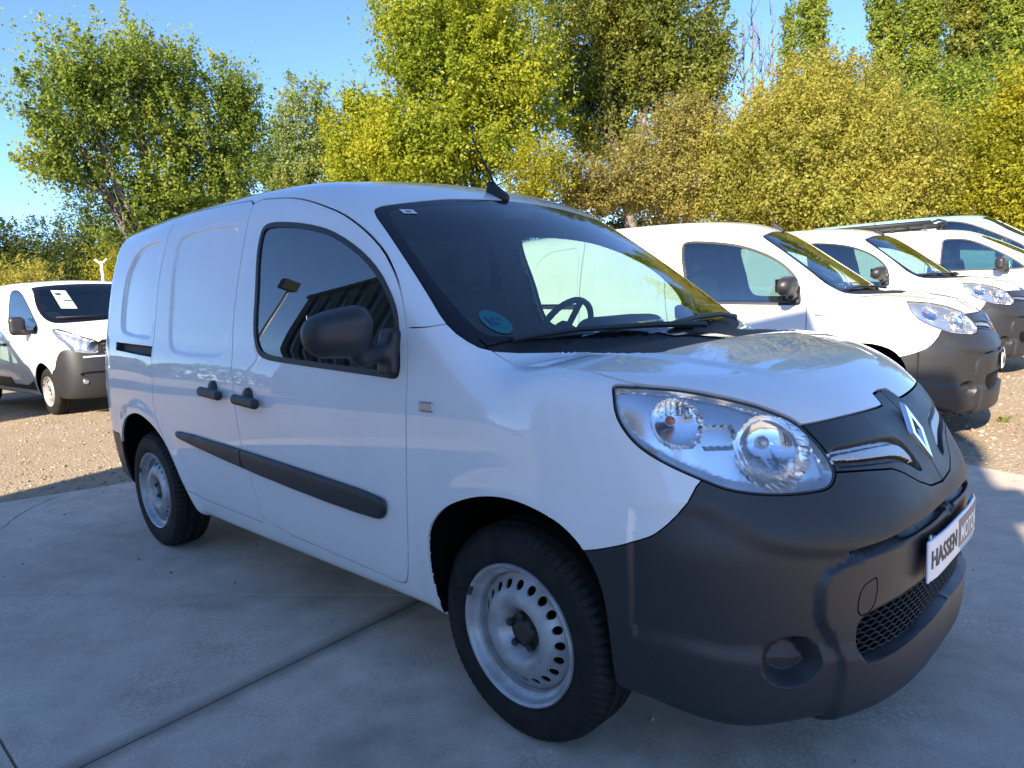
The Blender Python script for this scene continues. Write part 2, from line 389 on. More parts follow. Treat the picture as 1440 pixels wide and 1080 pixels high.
# ------------------------------------------------------------------ van body engine
def tri_normals(V, T):
    n = np.cross(V[T[:, 1]]-V[T[:, 0]], V[T[:, 2]]-V[T[:, 0]]); N = np.zeros_like(V)
    for k in range(3):
        for c in range(3): N[:, c] += np.bincount(T[:, k], n[:, c], len(V))
    return N/(np.linalg.norm(N, axis=1)[:, None]+1e-12)
def build_body(F0, lo, hi, h, cuts, feats, gaps, steep=()):
    """half body (y < 0): mesh, cuts, soft relief (feats) and sharp relief (steep); returns V, T, N, F"""
    V, T = nets(F0, lo, hi, h); V = newton(F0, V, 2)
    V, T = cut(V, T, np.where(np.abs(V[:, 1]) < .2, V[:, 1], 9*np.sign(V[:, 1]))); T = T[V[T].mean(1)[:, 1] < 0]
    V, T = sub(V, T, np.ones(len(T), bool)); V[np.abs(V[:, 1]) < 2e-5, 1] = 0
    for c, offs in cuts:
        for o in offs: V, T = cut(V, T, c(V)-o)
    for c, dep, wid in steep:
        for o in (.003, 0, -wid, -wid-.003): V, T = cut(V, T, c(V)-o)
    for c, w in gaps:
        for o in (-w, w): V, T = cut(V, T, c(V)-o)
    drop = np.zeros(len(T), bool); C = V[T].mean(1)
    for c, w in gaps: drop |= np.abs(c(C)) < w
    V, T = sub(V, T, ~drop)
    def F1(p):
        f = F0(p)
        for c, dep, wid in feats:
            d = c(p); f = f+(dep*sst(-d/wid) if wid > 0 else np.where(d < 5, dep*(1-sst(d/-wid)), 0))
        return f
    y0 = np.abs(V[:, 1]) < 1e-7; V = newton(F1, V, 2); V[y0, 1] = 0
    N = grad(F1, V, 2.5e-3); N /= np.linalg.norm(N, axis=1)[:, None]+1e-9
    D = np.zeros(len(V)); touched = np.zeros(len(V), bool)
    for c, dep, wid in steep:
        d = c(V); D += dep*np.clip(-d/wid, 0, 1); touched |= (d < .0045) & (d > -wid-.0045)
    V = V-N*D[:, None]; V[y0, 1] = 0; NM = tri_normals(V, T); N = np.where(touched[:, None], NM, N)
    return V, T, N, F1
def panel(name, body, keep, m, parent, sides='both', depth=.012, off=0.0):
    """one body panel from the half body: 'both' = across the centre line, 'near'/'far' = one side"""
    V, T, N = sub(body[0], body[1], keep, body[2])
    if off: V = V+N*off
    if sides == 'both': V, T, N = both(V, T, N)
    if sides == 'far': V, N, T = V*[1, -1, 1], N*[1, -1, 1], T[:, ::-1]
    if depth: V, T, N = flange(V, T, N, depth)
    return obj(name, V, np.ascontiguousarray(T), m, parent, True, N)
def on_surface(F, proj, q, guess):
    """3-D points on the surface F for 2-D points of a projection ('S': x, z at y<0; 'F': y, z at the front)"""
    q = np.array(q, float); n = len(q); t0 = np.full(n, guess[0]); t1 = np.full(n, guess[1])
    def mk(t): return np.stack([q[:, 0], t, q[:, 1]], 1) if proj == 'S' else np.stack([t, q[:, 0], q[:, 1]], 1)
    s0 = F(mk(t0)) > 0
    for _ in range(34):
        tm = (t0+t1)/2; s = F(mk(tm)) > 0; t0 = np.where(s == s0, tm, t0); t1 = np.where(s == s0, t1, tm)
    return mk((t0+t1)/2)

# ------------------------------------------------------------------ small delivery van
def small_van():
    V_ = Spl([(.1, .76), (.20, .80), (.30, .845), (.42, .877), (.55, .895), (.70, .905), (.85, .905), (1.0, .893), (1.1, .88), (1.2, .863), (1.35, .83), (1.5, .792), (1.6, .762), (1.7, .725), (1.85, .66)])
    PF = Spl([(.05, .83), (.2, .858), (.3, .869), (.4, .876), (.5, .881), (.6, .886), (.66, .883), (.72, .86), (.78, .828), (.84, .797), (.92, .757), (1.0, .70), (1.1, .6)])
    CC = Spl([(-.2, .004), (0, 0), (.2, .004), (.35, .025), (.45, .055), (.55, .105), (.64, .165), (.72, .24), (.8, .36), (.86, .5), (.92, .72)])
    ZH = Spl([(-.4, 1.13), (-.1, 1.112), (.03, 1.102), (.1, 1.106), (.2, 1.100), (.3, 1.087), (.4, 1.067), (.5, 1.046), (.58, 1.021), (.65, .993), (.72, .959), (.8, .915), (.9, .86)])
    RR = Spl([(-.5, 1.58), (-.75, 1.69), (-.9, 1.735), (-1.07, 1.773), (-1.3, 1.80), (-1.6, 1.815), (-2.2, 1.82), (-2.8, 1.81), (-3.2, 1.79), (-3.5, 1.77)])
    XW = Spl([(.9, .27), (1.08, .05), (1.3, -.235), (1.5, -.51), (1.665, -.745), (1.8, -.95)])
    def F0(p):
        x, a, z = p[:, 0], np.abs(p[:, 1]), p[:, 2]
        side = a-(V_(z)-.035*sst((-2.4-x)/1.0)+.012*sst((-1.4-x)/.5)*sst((z-1.2)/.3))
        front = (x-(PF(z)-CC(a)))*.8
        hood = (z-(ZH(x)-.024*(a/.7)**2))*.93
        roof = z-(RR(x)-.045*(a/.68)**2); ws = (x-(XW(np.maximum(z, .96))-.2*a*a))*.6
        rear = -3.40+.05*(a/.8)**4+.07*sst((z-1.0)/.9)-x
        lower = smax(smax(smax(side, hood, .13), front, .10), -3.2-x, .1)
        upper = smax(smax(smax(side, roof, .13), ws, .07), rear, .16)
        return smax(smin(lower, upper, .03), .280-.075*sst((x-.25)/.4)-z, .05)
    sideM = lambda p: np.abs(p[:, 1]) > .5
    frontM = lambda p: p[:, 0] > .25
    lampP = [(.304, -.763, 1.037), (.316, -.753, 1.0365), (.362, -.713, 1.033), (.434, -.64, 1.021), (.551, -.556, .985), (.613, -.514, .956), (.653, -.49, .933), (.689, -.483, .899), (.718, -.474, .864), (.74, -.471, .827), (.748, -.479, .805), (.746, -.507, .781), (.714, -.566, .779), (.672, -.626, .781), (.619, -.684, .791), (.579, -.717, .803), (.548, -.736, .818), (.484, -.769, .849), (.437, -.789, .875), (.398, -.803, .903), (.365, -.807, .937), (.336, -.801, .976), (.309, -.771, 1.025)]
    lamp = Curve('O', [((x+y)*R2, z) for x, y, z in lampP], True, lambda p: (p[:, 0] > .2) & (p[:, 2] > .7), 1)
    doorP = [(-1.584, 1.73), (-1.329, 1.706), (-1.201, 1.687), (-1.076, 1.658), (-.987, 1.633), (-.852, 1.592), (-.756, 1.549), (-.667, 1.5), (-.576, 1.439), (-.505, 1.377), (-.451, 1.319), (-.41, 1.257), (-.384, 1.188), (-.367, 1.064), (-.36, .937), (-.364, .805), (-.379, .668), (-.402, .524), (-.436, .40), (-.475, .347), (-.60, .356), (-1.393, .384), (-1.406, .48), (-1.432, .608), (-1.462, .694), (-1.485, .804), (-1.51, .934), (-1.538, 1.109), (-1.550, 1.219), (-1.550, 1.328), (-1.548, 1.43), (-1.546, 1.532), (-1.552, 1.651)]
    door = Curve('S', doorP, True, sideM, 1)
    bline = [p for p in doorP if doorP.index(p) >= 21]
    slideP = [(-1.584, 1.73), (-1.763, 1.738), (-2.122, 1.748), (-2.36, 1.755), (-2.41, 1.735), (-2.392, 1.68), (-2.385, 1.60), (-2.392, 1.479), (-2.402, 1.304), (-2.402, 1.129), (-2.39, .95), (-2.39, .80), (-2.36, .725), (-2.295, .665), (-2.215, .56), (-2.165, .45), (-2.114, .392), (-1.43, .3845), (-1.397, .384)]
    slide = Curve('S', slideP+bline[1:], True, sideM, 1)
    winO = Curve('S', [(-1.382, 1.322), (-1.418, 1.48), (-1.42, 1.57), (-1.398, 1.600), (-1.344, 1.608), (-1.239, 1.599), (-1.115, 1.583), (-.992, 1.56), (-.889, 1.535), (-.764, 1.489), (-.646, 1.432), (-.554, 1.371), (-.483, 1.303), (-.444, 1.253), (-.426, 1.21), (-.409, 1.127), (-.402, 1.05), (-.42, 1.032), (-.48, 1.036), (-1.097, 1.061), (-1.251, 1.07), (-1.314, 1.09), (-1.356, 1.148), (-1.372, 1.223)], True, sideM, 1)
    fr = 1.0
    archF = Curve('S', [(-.31, .15), (-.314, .374), (-.301, .529), (-.279, .596), (-.22, .656), (-.153, .695), (-.036, .735), (.076, .742), (.192, .712), (.258, .672), (.305, .615), (.335, .53), (.345, .40), (.345, .15)], True, sideM, 2, .13)
    archR = Curve('S', [(-3.05, .15), (-3.045, .40), (-3.01, .56), (-2.933, .655), (-2.85, .712), (-2.691, .753), (-2.565, .754), (-2.425, .719), (-2.295, .652), (-2.223, .559), (-2.172, .453), (-2.131, .371), (-2.10, .28), (-2.08, .15)], True, sideM, 2, .13)
    srec = Curve('S', [(-2.244, 1.607), (-2.20, 1.636), (-2.018, 1.642), (-1.832, 1.640), (-1.68, 1.632), (-1.635, 1.617), (-1.612, 1.592), (-1.60, 1.477), (-1.595, 1.329), (-1.60, 1.2), (-1.61, 1.09), (-1.65, 1.066), (-1.853, 1.062), (-2.124, 1.068), (-2.20, 1.10), (-2.225, 1.18), (-2.235, 1.351), (-2.242, 1.48)], True, sideM, 2)
    qrec = Curve('S', [(-2.43, 1.636), (-2.592, 1.634), (-2.755, 1.620), (-2.85, 1.58), (-2.915, 1.508), (-2.95, 1.413), (-2.965, 1.277), (-2.955, 1.20), (-2.90, 1.158), (-2.47, 1.133), (-2.425, 1.16)], True, sideM, 2)
    rail = Curve('S', [(-3.0, 1.118), (-2.408, 1.104), (-2.408, 1.052), (-2.985, 1.074)], True, sideM, 0)
    bfP = [(.535, .826), (.512, .755), (.465, .701), (.437, .683), (.342, .648), (.25, .628)]
    bfReg = Curve('S', bfP+[(.2, .62), (.2, .1), (1.1, .1), (1.1, .9), (.6, .9)], True, lambda p: p[:, 0] > .15, 1, 1.0)
    hgP = [(.53, .928), (.483, .924), (.337, .924), (.12, .919), (.080, .919), (.062, .946), (.0, .950)]
    btP = [(.50, .806), (.472, .812), (.371, .801), (.268, .787), (.225, .770), (.165, .736), (.10, .712), (0, .703)]
    grReg = Curve('F', hgP+[(0, .70)]+btP[::-1], True, lambda p: p[:, 0] > .5, 0, 1.0)
    wsP = [(0, 1.668), (.305, 1.656), (.448, 1.638), (.60, 1.616), (.665, 1.604), (.70, 1.580), (.728, 1.50), (.765, 1.391), (.80, 1.28), (.823, 1.206), (.822, 1.158), (.79, 1.120), (.67, 1.104), (.4, 1.092), (.2, 1.096), (0, 1.100)]
    wsM = lambda p: (p[:, 0] > -1.0) & (p[:, 0] < .25) & (p[:, 2] > 1.0)
    ws = Curve('F', wsP+[(-x, z) for x, z in wsP[::-1]], True, wsM, 1)
    wiP = [(0, 1.638), (.25, 1.630), (.41, 1.617), (.58, 1.600), (.636, 1.588), (.668, 1.566), (.705, 1.470), (.742, 1.342), (.762, 1.229), (.755, 1.165), (.716, 1.152), (.522, 1.147), (.19, 1.134), (0, 1.133)]
    wsi = Curve('F', wiP+[(-x, z) for x, z in wiP[::-1]], True, wsM, 1)
    cowl = Curve('F', [(0, 1.122), (.3, 1.126), (.55, 1.138), (.74, 1.142), (.85, 1.10), (.85, 1.0), (0, 1.0)], True, lambda p: (p[:, 0] > -.3) & (p[:, 0] < .25) & (p[:, 2] > 1.0), 1)
    slot = Curve('F', [(-.1, .662), (.25, .657), (.421, .645), (.518, .632), (.520, .622), (.423, .625), (.279, .630), (-.1, .636)], True, frontM, 1)
    pan = Curve('F', [(-.1, .64), (.25, .638), (.42, .628), (.52, .618), (.574, .595), (.589, .557), (.588, .492), (.580, .46), (.556, .420), (.538, .368), (.541, .311), (.548, .1), (-.1, .1)], True, frontM, 2)
    low = Curve('F', [(-.1, .488), (.258, .488), (.379, .481), (.44, .474), (.490, .460), (.494, .40), (.485, .352), (.44, .342), (.36, .350), (.2, .360), (-.1, .368)], True, frontM, 2)
    towP = [(.455, .470), (.490, .468), (.493, .508), (.482, .545), (.445, .558), (.437, .552)]
    tow = Curve('F', towP+[(.436, .50)], True, frontM, 1)
    fogP = [(.634+.064*cos(t), .378+.062*sin(t)) for t in np.linspace(0, 2*pi, 24, endpoint=False)]
    fog = Curve('F', fogP, True, lambda p: p[:, 0] > .3, 0)
    stP = [(.476, .853), (.339, .850), (.20, .841), (.155, .829), (.128, .800), (.118, .768), (.150, .788), (.20, .806), (.26, .815), (.402, .828), (.475, .836)]
    stR = [(.474, .866), (.339, .864), (.20, .856), (.145, .842), (.115, .805), (.098, .752), (.125, .752), (.165, .775), (.21, .793), (.27, .802), (.402, .814), (.474, .822)]
    st = Curve('F', stP, True, lambda p: p[:, 0] > .5, 1); stRec = Curve('F', stR, True, lambda p: p[:, 0] > .5, 1)
    hoodC = Curve('T', [(-.3, -.6), (-.3, .62), (.1, .58), (.45, .44), (.58, .38), (.64, .28), (.645, -.6)], True, lambda p: (p[:, 2] > .9) & (p[:, 0] > -.05), 2, .2)
    tuck = Curve('F', [(-.1, .655), (.30, .652), (.514, .657), (.644, .679), (.700, .712), (.745, .79), (.95, .75), (.95, .36), (-.1, .36)], True, lambda p: p[:, 0] > .4, 2)
    rearB = Curve('S', [(-3.8, .60), (-3.02, .60), (-2.99, .52), (-2.97, .1), (-3.8, .1)], True, None, 0)
    cuts = [(winO, [0, -.020]), (archF, [0]), (archR, [0]), (ws, [0, .004]), (wsi, [0]), (cowl, [0]), (lamp, [0, .005]), (pan, [.002, -.012]), (srec, [0, -.009, -.018]), (qrec, [0, -.0065, -.013])]
    hoodPoly = Curve('T', [(-.40, .86), (-.25, .80), (-.112, .768), (-.018, .757), (.114, .763), (.209, .763), (.31, .752), (.37, .72), (.46, .66), (.62, .52), (1, .46), (1, -.3), (-.40, -.3)], True, lambda p: (p[:, 2] > .90) & (p[:, 0] > -.3) & (p[:, 2] < 1.16), 1, .3)
    apReg = Curve('S', [(-.384, 1.1895), (-.297, 1.1915), (-.15, 1.21), (-.15, .9), (-.384, .9)], True, lambda p: (np.abs(p[:, 1]) > .6) & (p[:, 2] > 1.15) & (p[:, 0] > -.384) & (ws(p) > .004), 0)
    def off_lamp(c, extra=None):
        def f(p):
            r = c(p); r[lamp(p) < .004] = 9
            if extra is not None: r[~extra(p)] = 9
            return r
        return f
    bfR = off_lamp(bfReg, lambda p: (p[:, 2] > .55) & (p[:, 0] > .26) & (np.abs(p[:, 1]) > .55))
    hoodR = off_lamp(hoodPoly, lambda p: (np.abs(p[:, 1]) > .5) & (p[:, 0] > -.16))
    grR = off_lamp(grReg, lambda p: p[:, 0] > .55)
    slideR = lambda p: np.where((PROJ['S'](p)[:, 0] > -1.50) & (p[:, 2] > .42), 9, slide(p))
    gl = [(door, .0029), (slideR, .0029), (apReg, .0022), (bfR, .0018), (hoodR, .0030), (grR, .0026), (tow, .0018), (rearB, .002)]
    feats = [(srec, .009, .017), (qrec, .014, .013), (tuck, .013, .05), (pan, -.013, .014), (hoodC, -.006, .05), (archF, -.007, -.085), (archR, -.007, -.085)]
    steep = [(rail, .025, .006), (slot, .028, .004), (low, .040, .008), (fog, .045, .022), (stRec, .016, .004), (st, -.013, .003)]
    body = build_body(F0, (-3.46, -.97, .18), (.95, .035, 1.87), .0124, cuts, feats, gl, steep)
    V, T, N, F1 = body; C = V[T].mean(1); nC = N[T].mean(1)
    root = empty('delivery_van'); P = lambda *a, **k: panel(*a, **k)
    left = np.ones(len(T), bool)
    def take(mask):
        k = left & mask; left[k] = False; return k
    take((archF(C) < 0) | (archR(C) < 0))
    k_ws = take(wsi(C) < 0); k_cowl = take((cowl(C) < 0) & (ws(C) < .004)); k_frit = take(ws(C) < 0); k_wsl = take(ws(C) < .004)
    wo = winO(C); k_win = take(wo < -.020); k_seal = take(wo < 0)
    lp = lamp(C); k_lamp = take(lp < 0); take(lp < .005)
    k_grille = take((grReg(C) < 0)); k_hood = take((hoodPoly(C) < 0) & (C[:, 0] > -.13) & (C[:, 2] > .915) & (C[:, 2] < 1.13))
    k_hood |= take((C[:, 0] > .60) & (C[:, 2] > .86) & (np.abs(C[:, 1]) < .5)); k_tow = take(tow(C) < 0); k_low = take(low(C) < -.008); k_bump = take(bfReg(C) < 0); k_rb = take(rearB(C) < 0)
    k_door = take(door(C) < 0); k_rail = take(rail(C) < 0); k_slide = take(slide(C) < 0)
    k_fend = take((C[:, 0] > -.52) & (C[:, 2] < 1.192) & (np.abs(C[:, 1]) > .4) & (C[:, 0] < .6) & (C[:, 2] > .34))
    B = body[:3]
    P('body_shell', B, left, M['paint'], root)
    P('hood', B, k_hood, M['paint'], root)
    P('cowl', B, k_cowl, M['dark'], root, off=-.006)
    wsg = P('windscreen', B, k_ws, M['glass'], root, depth=0); P('glass_border', B, k_frit, M['frit'], wsg, depth=.006); P('windscreen_seal', B, k_wsl, M['seal'], wsg, depth=.01, off=-.003)
    bump_o = P('front_bumper', B, k_bump, M['plastic'], root)
    P('grille_back', B, k_low, M['void'], bump_o, depth=0)  # recess floor coloured near-black so the opening reads as deep shade
    gr = P('grille', B, k_grille & ~(st(C) < 0), M['plastic'], root); 
    for nm in ('near', 'far'): P('grille_strip', B, k_grille & (st(C) < 0), M['satin'], gr, sides=nm, depth=.01)
    P('rear_bumper', B, k_rb, M['plastic'], root)
    near_mirror = None
    for sd, nm in ((-1, 'near'), (1, 'far')):
        mir = np.array([1, 1 if sd < 0 else -1, 1])
        P('front_fender', B, k_fend, M['paint'], root, sides=nm)
        d = P('front_door', B, k_door, M['paint'], root, sides=nm)
        P('door_window', B, k_win, M['side_glass'], d, sides=nm, depth=.0, off=-.004); P('window_seal', B, k_seal, M['seal'], d, sides=nm, depth=.01, off=.002)
        s = P('sliding_door', B, k_slide, M['paint'], root, sides=nm)
        P('door_rail', B, k_rail, M['dark'], root, sides=nm, depth=.02, off=-.004)
        P('tow_cover', B, k_tow, M['plastic'], bump_o, sides=nm, depth=.006)
        # rub strips that follow the doors
        cs = Curve('S', [(-2.119, .716), (-2.121, .690), (-2.085, .670), (-1.45, .614), (-.943, .581), (-.55, .567), (-.498, .584), (-.478, .630), (-.50, .655), (-.922, .676), (-1.46, .698)], True, sideM, 1)
        for par, xa, xb in ((s, -2.3, -1.461), (d, -1.453, -.3)):
            c = lambda p: np.maximum(cs(p), np.maximum(xa-p[:, 0], p[:, 0]-xb)); vv, tt = V, T
            for f_ in (cs, lambda p: cs(p)+.004, lambda p: cs(p)+.010, lambda p: np.where(cs(p) < .05, p[:, 0]-xa, 9), lambda p: np.where(cs(p) < .05, p[:, 0]-xb, 9)): vv, tt = cut(vv, tt, f_(vv))
            cc_ = vv[tt].mean(1); vv, tt = sub(vv, tt, c(cc_) < 0); nn = grad(F1, vv); nn /= np.linalg.norm(nn, axis=1)[:, None]
            vv = vv+nn*(.006+.014*np.sqrt(np.clip(-cs(vv)/.012, 0, 1)))[:, None]; nn = tri_normals(vv, tt)
            vv, tt, nn = flange(vv*mir, tt if sd < 0 else tt[:, ::-1], nn*mir, .014); obj('rub_strip', vv, np.ascontiguousarray(tt), M['plastic'], par, True, nn)
        # handles: recess dish, round cap and pull bar
        for par, hx, hz in ((s, -1.655, .925), (d, -1.335, .912)):
            yb = float(on_surface(F1, 'S', [(hx, hz)], (-1.1, -.5))[0][1])
            H = lambda p: smin(rbox(p, (hx-.015, yb-.030, hz-.006), (.20, .034, .042), .017, rotm('Y', 3)), smax(np.linalg.norm((p-np.array([hx-.035, yb, hz+.010]))*[1, 1.5, 1], axis=1)-.036, -(p[:, 1]-(yb-.018)), .01), .006)
            def HM(p, H=H): return H(p*mir)
            lo = np.array([hx-.13, yb-.06, hz-.06]); hi_ = np.array([hx+.10, yb+.02, hz+.08]); a_, b_ = lo*mir, hi_*mir
            solid('door_handle', HM, np.minimum(a_, b_), np.maximum(a_, b_), .0065, M['plastic'], par)
        # mirror
        def MF(p):
            q = p*mir; c = np.array([-.475, -1.052, 1.198])
            hs = rbox(q, c, (.135, .215, .172), .070, rotm('Z', -14)@rotm('X', -4)); hs = smax(hs, -(q[:, 0]-c[0])*1.0-.052, .02); hs = smax(hs, (q[:, 2]-c[2]-.066)-(q[:, 1]-c[1])*.28, .05)
            arm = rbox(q, (-.455, -.945, 1.112), (.06, .13, .05), .022, rotm('X', 12)); foot = rbox(q, (-.452, -.885, 1.115), (.085, .045, .15), .020, rotm('X', -8))
            return smin(smin(hs, arm, .03), foot, .025)
        lo = np.array([-.62, -1.2, .98]); hi_ = np.array([-.34, -.83, 1.33]); a_, b_ = lo*mir, hi_*mir
        mo = solid('door_mirror', MF, np.minimum(a_, b_), np.maximum(a_, b_), .009, M['plastic'], root)
        b = MB(); R = rotm('Z', -14*(-sd)); b.box(np.array([-.527, -1.052, 1.192])*mir, (.004, .12, .10), rotm('Z', 14*sd)); b.obj('mirror_glass', M['chrome'], mo)
        # side repeater
        yb = float(on_surface(F1, 'S', [(-.265, .960)], (-1.1, -.5))[0][1])
        def RF(p):
            return rbox(p*mir, (-.265, yb, .960), (.062, .014, .030), .0065)
        lo = np.array([-.31, yb-.02, .93]); hi_ = np.array([-.22, yb+.02, .99]); a_, b_ = lo*mir, hi_*mir
        solid('side_repeater', RF, np.minimum(a_, b_), np.maximum(a_, b_), .004, M['satin'], root)
        # headlight
        vv, tt, nn = sub(V, T, k_lamp, N)
        mid = (vv[tt[:, 0]]+vv[tt[:, 1]])/2
        hl = empty('headlight', (0, 0, 0), 0, root)
        P('lamp_lens', B, k_lamp, M['lens'], hl, sides=nm, depth=0, off=.001)
        # reflector bowl: one level of midpoint subdivision, then pushed back behind the lens
        def subdiv(v, t):
            ed = np.concatenate([t[:, [0, 1]], t[:, [1, 2]], t[:, [2, 0]]]); ed.sort(1); u, inv = np.unique(ed[:, 0]*len(v)+ed[:, 1], return_inverse=True)
            mv = (v[u//len(v)]+v[u % len(v)])/2; i = inv+len(v); m_ = len(t); a, b, c = i[:m_], i[m_:2*m_], i[2*m_:]
            return np.concatenate([v, mv]), np.concatenate([np.stack([t[:, 0], a, c], 1), np.stack([a, t[:, 1], b], 1), np.stack([c, b, t[:, 2]], 1), np.stack([a, b, c], 1)])
        v2, t2 = subdiv(vv, tt); v2 = newton(F1, v2, 1); n2 = grad(F1, v2); n2 /= np.linalg.norm(n2, axis=1)[:, None]
        u_, z_ = PROJ['O'](v2).T; dl = np.maximum(-lamp(v2), 0)
        r1 = np.hypot((u_-.048)/.098, (z_-.868)/.083); r2 = np.hypot((u_+.178)/.062, (z_-.945)/.058)
        dep = np.minimum(dl*1.6, .026)+.006*np.cos(u_*60)*sst(dl/.02)*sst((r1-1)/.1)*.3
        bowl = .030+.085*np.sqrt(np.maximum(1-r1*r1, 0)); ribs = .0016*np.abs(np.sin(np.floor((u_+z_*.3)*38)*2.1))+.0012*np.abs(np.sin(np.floor(z_*48)*1.7))
        dep = np.where(r1 < 1, bowl+np.where(z_ < .868, ribs, ribs*.4), dep); dep = np.where((r2 < 1), .026+.045*np.sqrt(np.maximum(1-r2*r2, 0))+np.where(z_ > .955, .0012*np.sin(u_*450), 0), dep)
        step = np.where((u_ > -.125) & (u_ < -.045) & (z_ < .935) & (z_ > .885), .018, 0); dep = dep+step*(r1 >= 1)
        inw = np.array([-.80, .60, 0]); v3 = v2+dep[:, None]*inw-n2*.003
        cc2 = v2[t2].mean(1); uc_, zc_ = PROJ['O'](cc2).T; bowl_ = (np.hypot((uc_-.048)/.098, (zc_-.868)/.083) < 1) | (np.hypot((uc_+.178)/.062, (zc_-.945)/.058) < 1)
        for nm_, kk, mm in (('reflector', bowl_, 'reflector'), ('lamp_housing', ~bowl_, 'housing')):
            v_, t_ = sub(v3, t2, kk); obj(nm_, v_*mir, np.ascontiguousarray(t_ if sd < 0 else t_[:, ::-1]), M[mm], hl, True, None, 25)
        q = chaikin(lamp.P, True, 1); a0 = np.full(len(q), .30); a1 = np.full(len(q), .97)
        mk = lambda a: np.stack([a+q[:, 0]/R2, -a, q[:, 1]], 1)
        for _ in range(30):
            am = (a0+a1)/2; i_ = F1(mk(am)) < 0; a0 = np.where(i_, am, a0); a1 = np.where(i_, a1, am)
        pts = mk(a0); g = grad(F1, pts); g /= np.linalg.norm(g, axis=1)[:, None]; pts = (pts-g*.006)*mir
        bm = MB(); bm.tube(list(pts)+[pts[0]], .0034, 6, False); bm.obj('lamp_gasket', M['seal'], hl, True)
        def lampw(u, z, back):
            q = v2[np.argmin((u_-u)**2+(z_-z)**2)]; return (q+inw*back)*mir
        sp = lambda c, r, nm_, m_: (lambda V_F: obj(nm_, V_F[0], V_F[1], m_, hl))(lathe_ball(c, r))
        sp(lampw(-.188, .950, .044), .0135, 'indicator_bulb', M['orange']); sp(lampw(.048, .880, .075), .018, 'lamp_bulb', M['satin'])
        # fog lamp pocket trim is part of the bumper; wheel wells
        for wx, ar in ((0, archF), (-2.697, archR)):
            q = np.array([p for p in ar.P if p[1] > .33]); o_ = np.argsort(np.arctan2(q[:, 1]-.31, q[:, 0]-wx)); q = q[o_]
            q = np.concatenate([[[q[0, 0], .29]], q, [[q[-1, 0], .29]]])
            ys = -on_surface(F1, 'S', np.clip(q+np.array([0, .01]), [-9, .30], [9, 9]), (-1.1, -.3))[:, 1]
            wv = [(x, sd*(y-.010), z) for (x, z), y in zip(q, ys)]+[(x*.999, sd*.45, z) for (x, z) in q]; n = len(q)
            Fq = [(i, i+1, n+i+1, n+i) for i in range(n-1)]+[tuple(range(n, 2*n))]
            obj("wheel_well", wv, Fq, M['void'], root, True, None, 60)
    # fill behind the gaps
    v, t = nets(lambda p: F0(p)+.022, (-3.5, -1, .2), (1, .04, 1.9), .035); v, t = cut(v, t, v[:, 1]); t = t[v[t].mean(1)[:, 1] < 0]; c = v[t].mean(1)
    hide = (archF(c) < .03) | (archR(c) < .03) | (ws(c) < .02) | (winO(c) < .0) | (c[:, 2] < .28) | ((c[:, 0] > .18) & (c[:, 2] < 1.12) & (c[:, 2] > .72) & (np.abs(c[:, 1]) > .40)) | ((low(c) < 0) | (fog(c) < .01)) | (rail(c) < .01)
    g = grad(F0, v); v, t, g = sub(v, t, ~hide, g); v[np.abs(v[:, 1]) < 2e-5, 1] = 0; v, t, g = both(v, t, g); obj('inner_structure', v, np.ascontiguousarray(t), M['void'], root, True, g)
    v, t = nets(lambda p: F0(p)+.055, (-1.62, -1, .55), (.2, .04, 1.9), .03); v, t = cut(v, t, v[:, 1]); t = t[v[t].mean(1)[:, 1] < 0]; c = v[t].mean(1)
    hide = (ws(c) < .02) | (winO(c) < -.005) | (c[:, 0] < -1.58) | (c[:, 2] < .6) | ((c[:, 0] > -.45) & (c[:, 2] < .84)); g = grad(F0, v); v, t, g = sub(v, t, ~hide, g); v, t, g = both(v, t, g)
    obj('cabin_lining', v, np.ascontiguousarray(t[:, ::-1]), M['liner'], root, True, -g)
    b = MB(); b.box((-1.60, 0, 1.03), (.03, 1.40, 1.10)); b.obj('bulkhead', M['cabin'], root)
    b = MB(); b.box((-1.3, 0, .33), (3.6, 1.3, .06)); b.box((.35, 0, .34), (.7, 1.0, .05)); b.obj('underbody', M['void'], root)
    # dashboard, wheel, seats
    solid('dashboard', lambda p: smin(rbox(p, (-.20, 0, .92), (.66, 1.44, .28), .09, rotm('Y', 5)), rbox(p, (-.46, .37, 1.08), (.24, .44, .17), .07), .06), (-.7, -.85, .7), (.35, .85, 1.25), .025, M['cabin'], root)
    sw = MB(); Rw = rotm('Y', -62); cw = np.array([-.79, .37, 1.075])
    sw.tube([cw+Rw@np.array([.185*cos(t), .185*sin(t), 0]) for t in np.linspace(0, 2*pi, 40)], .015, 8, False)
    for a in (.2, pi-.2, pi*1.5): sw.tube([cw, cw+Rw@np.array([.18*cos(a), .18*sin(a), 0])], .016, 6)
    sw.tube([cw+Rw@np.array([0, 0, .03]), cw+Rw@np.array([0, 0, -.05])], .065, 12); sw.tube([cw, cw+np.array([.28, 0, -.14])], .03, 8); sw.obj('steering_wheel', M['dark'], root, True, 40)
    for yy in (.38, -.38):
        st_ = solid('seat', lambda p: smin(rbox(p, (-1.06, yy, .70), (.50, .48, .16), .06), rbox(p, (-1.33, yy, 1.00), (.15, .46, .62), .065, rotm('Y', -14)), .06), (-1.58, yy-.3, .53), (-.75, yy+.3, 1.38), .025, M['fabric'], root)
        solid('headrest', lambda p: rbox(p, (-1.42, yy, 1.42), (.09, .25, .18), .042, rotm('Y', -10)), (-1.55, yy-.16, 1.27), (-1.3, yy+.16, 1.57), .018, M['fabric'], st_)
    # rear view mirror and visor
    b = MB(); b.box((-.71, 0, 1.608), (.02, .16, .04), rotm('Y', 15)); b.tube([(-.72, 0, 1.615), (-.74, 0, 1.645)], .008, 6); b.obj('cabin_mirror', M['cabin'], root)
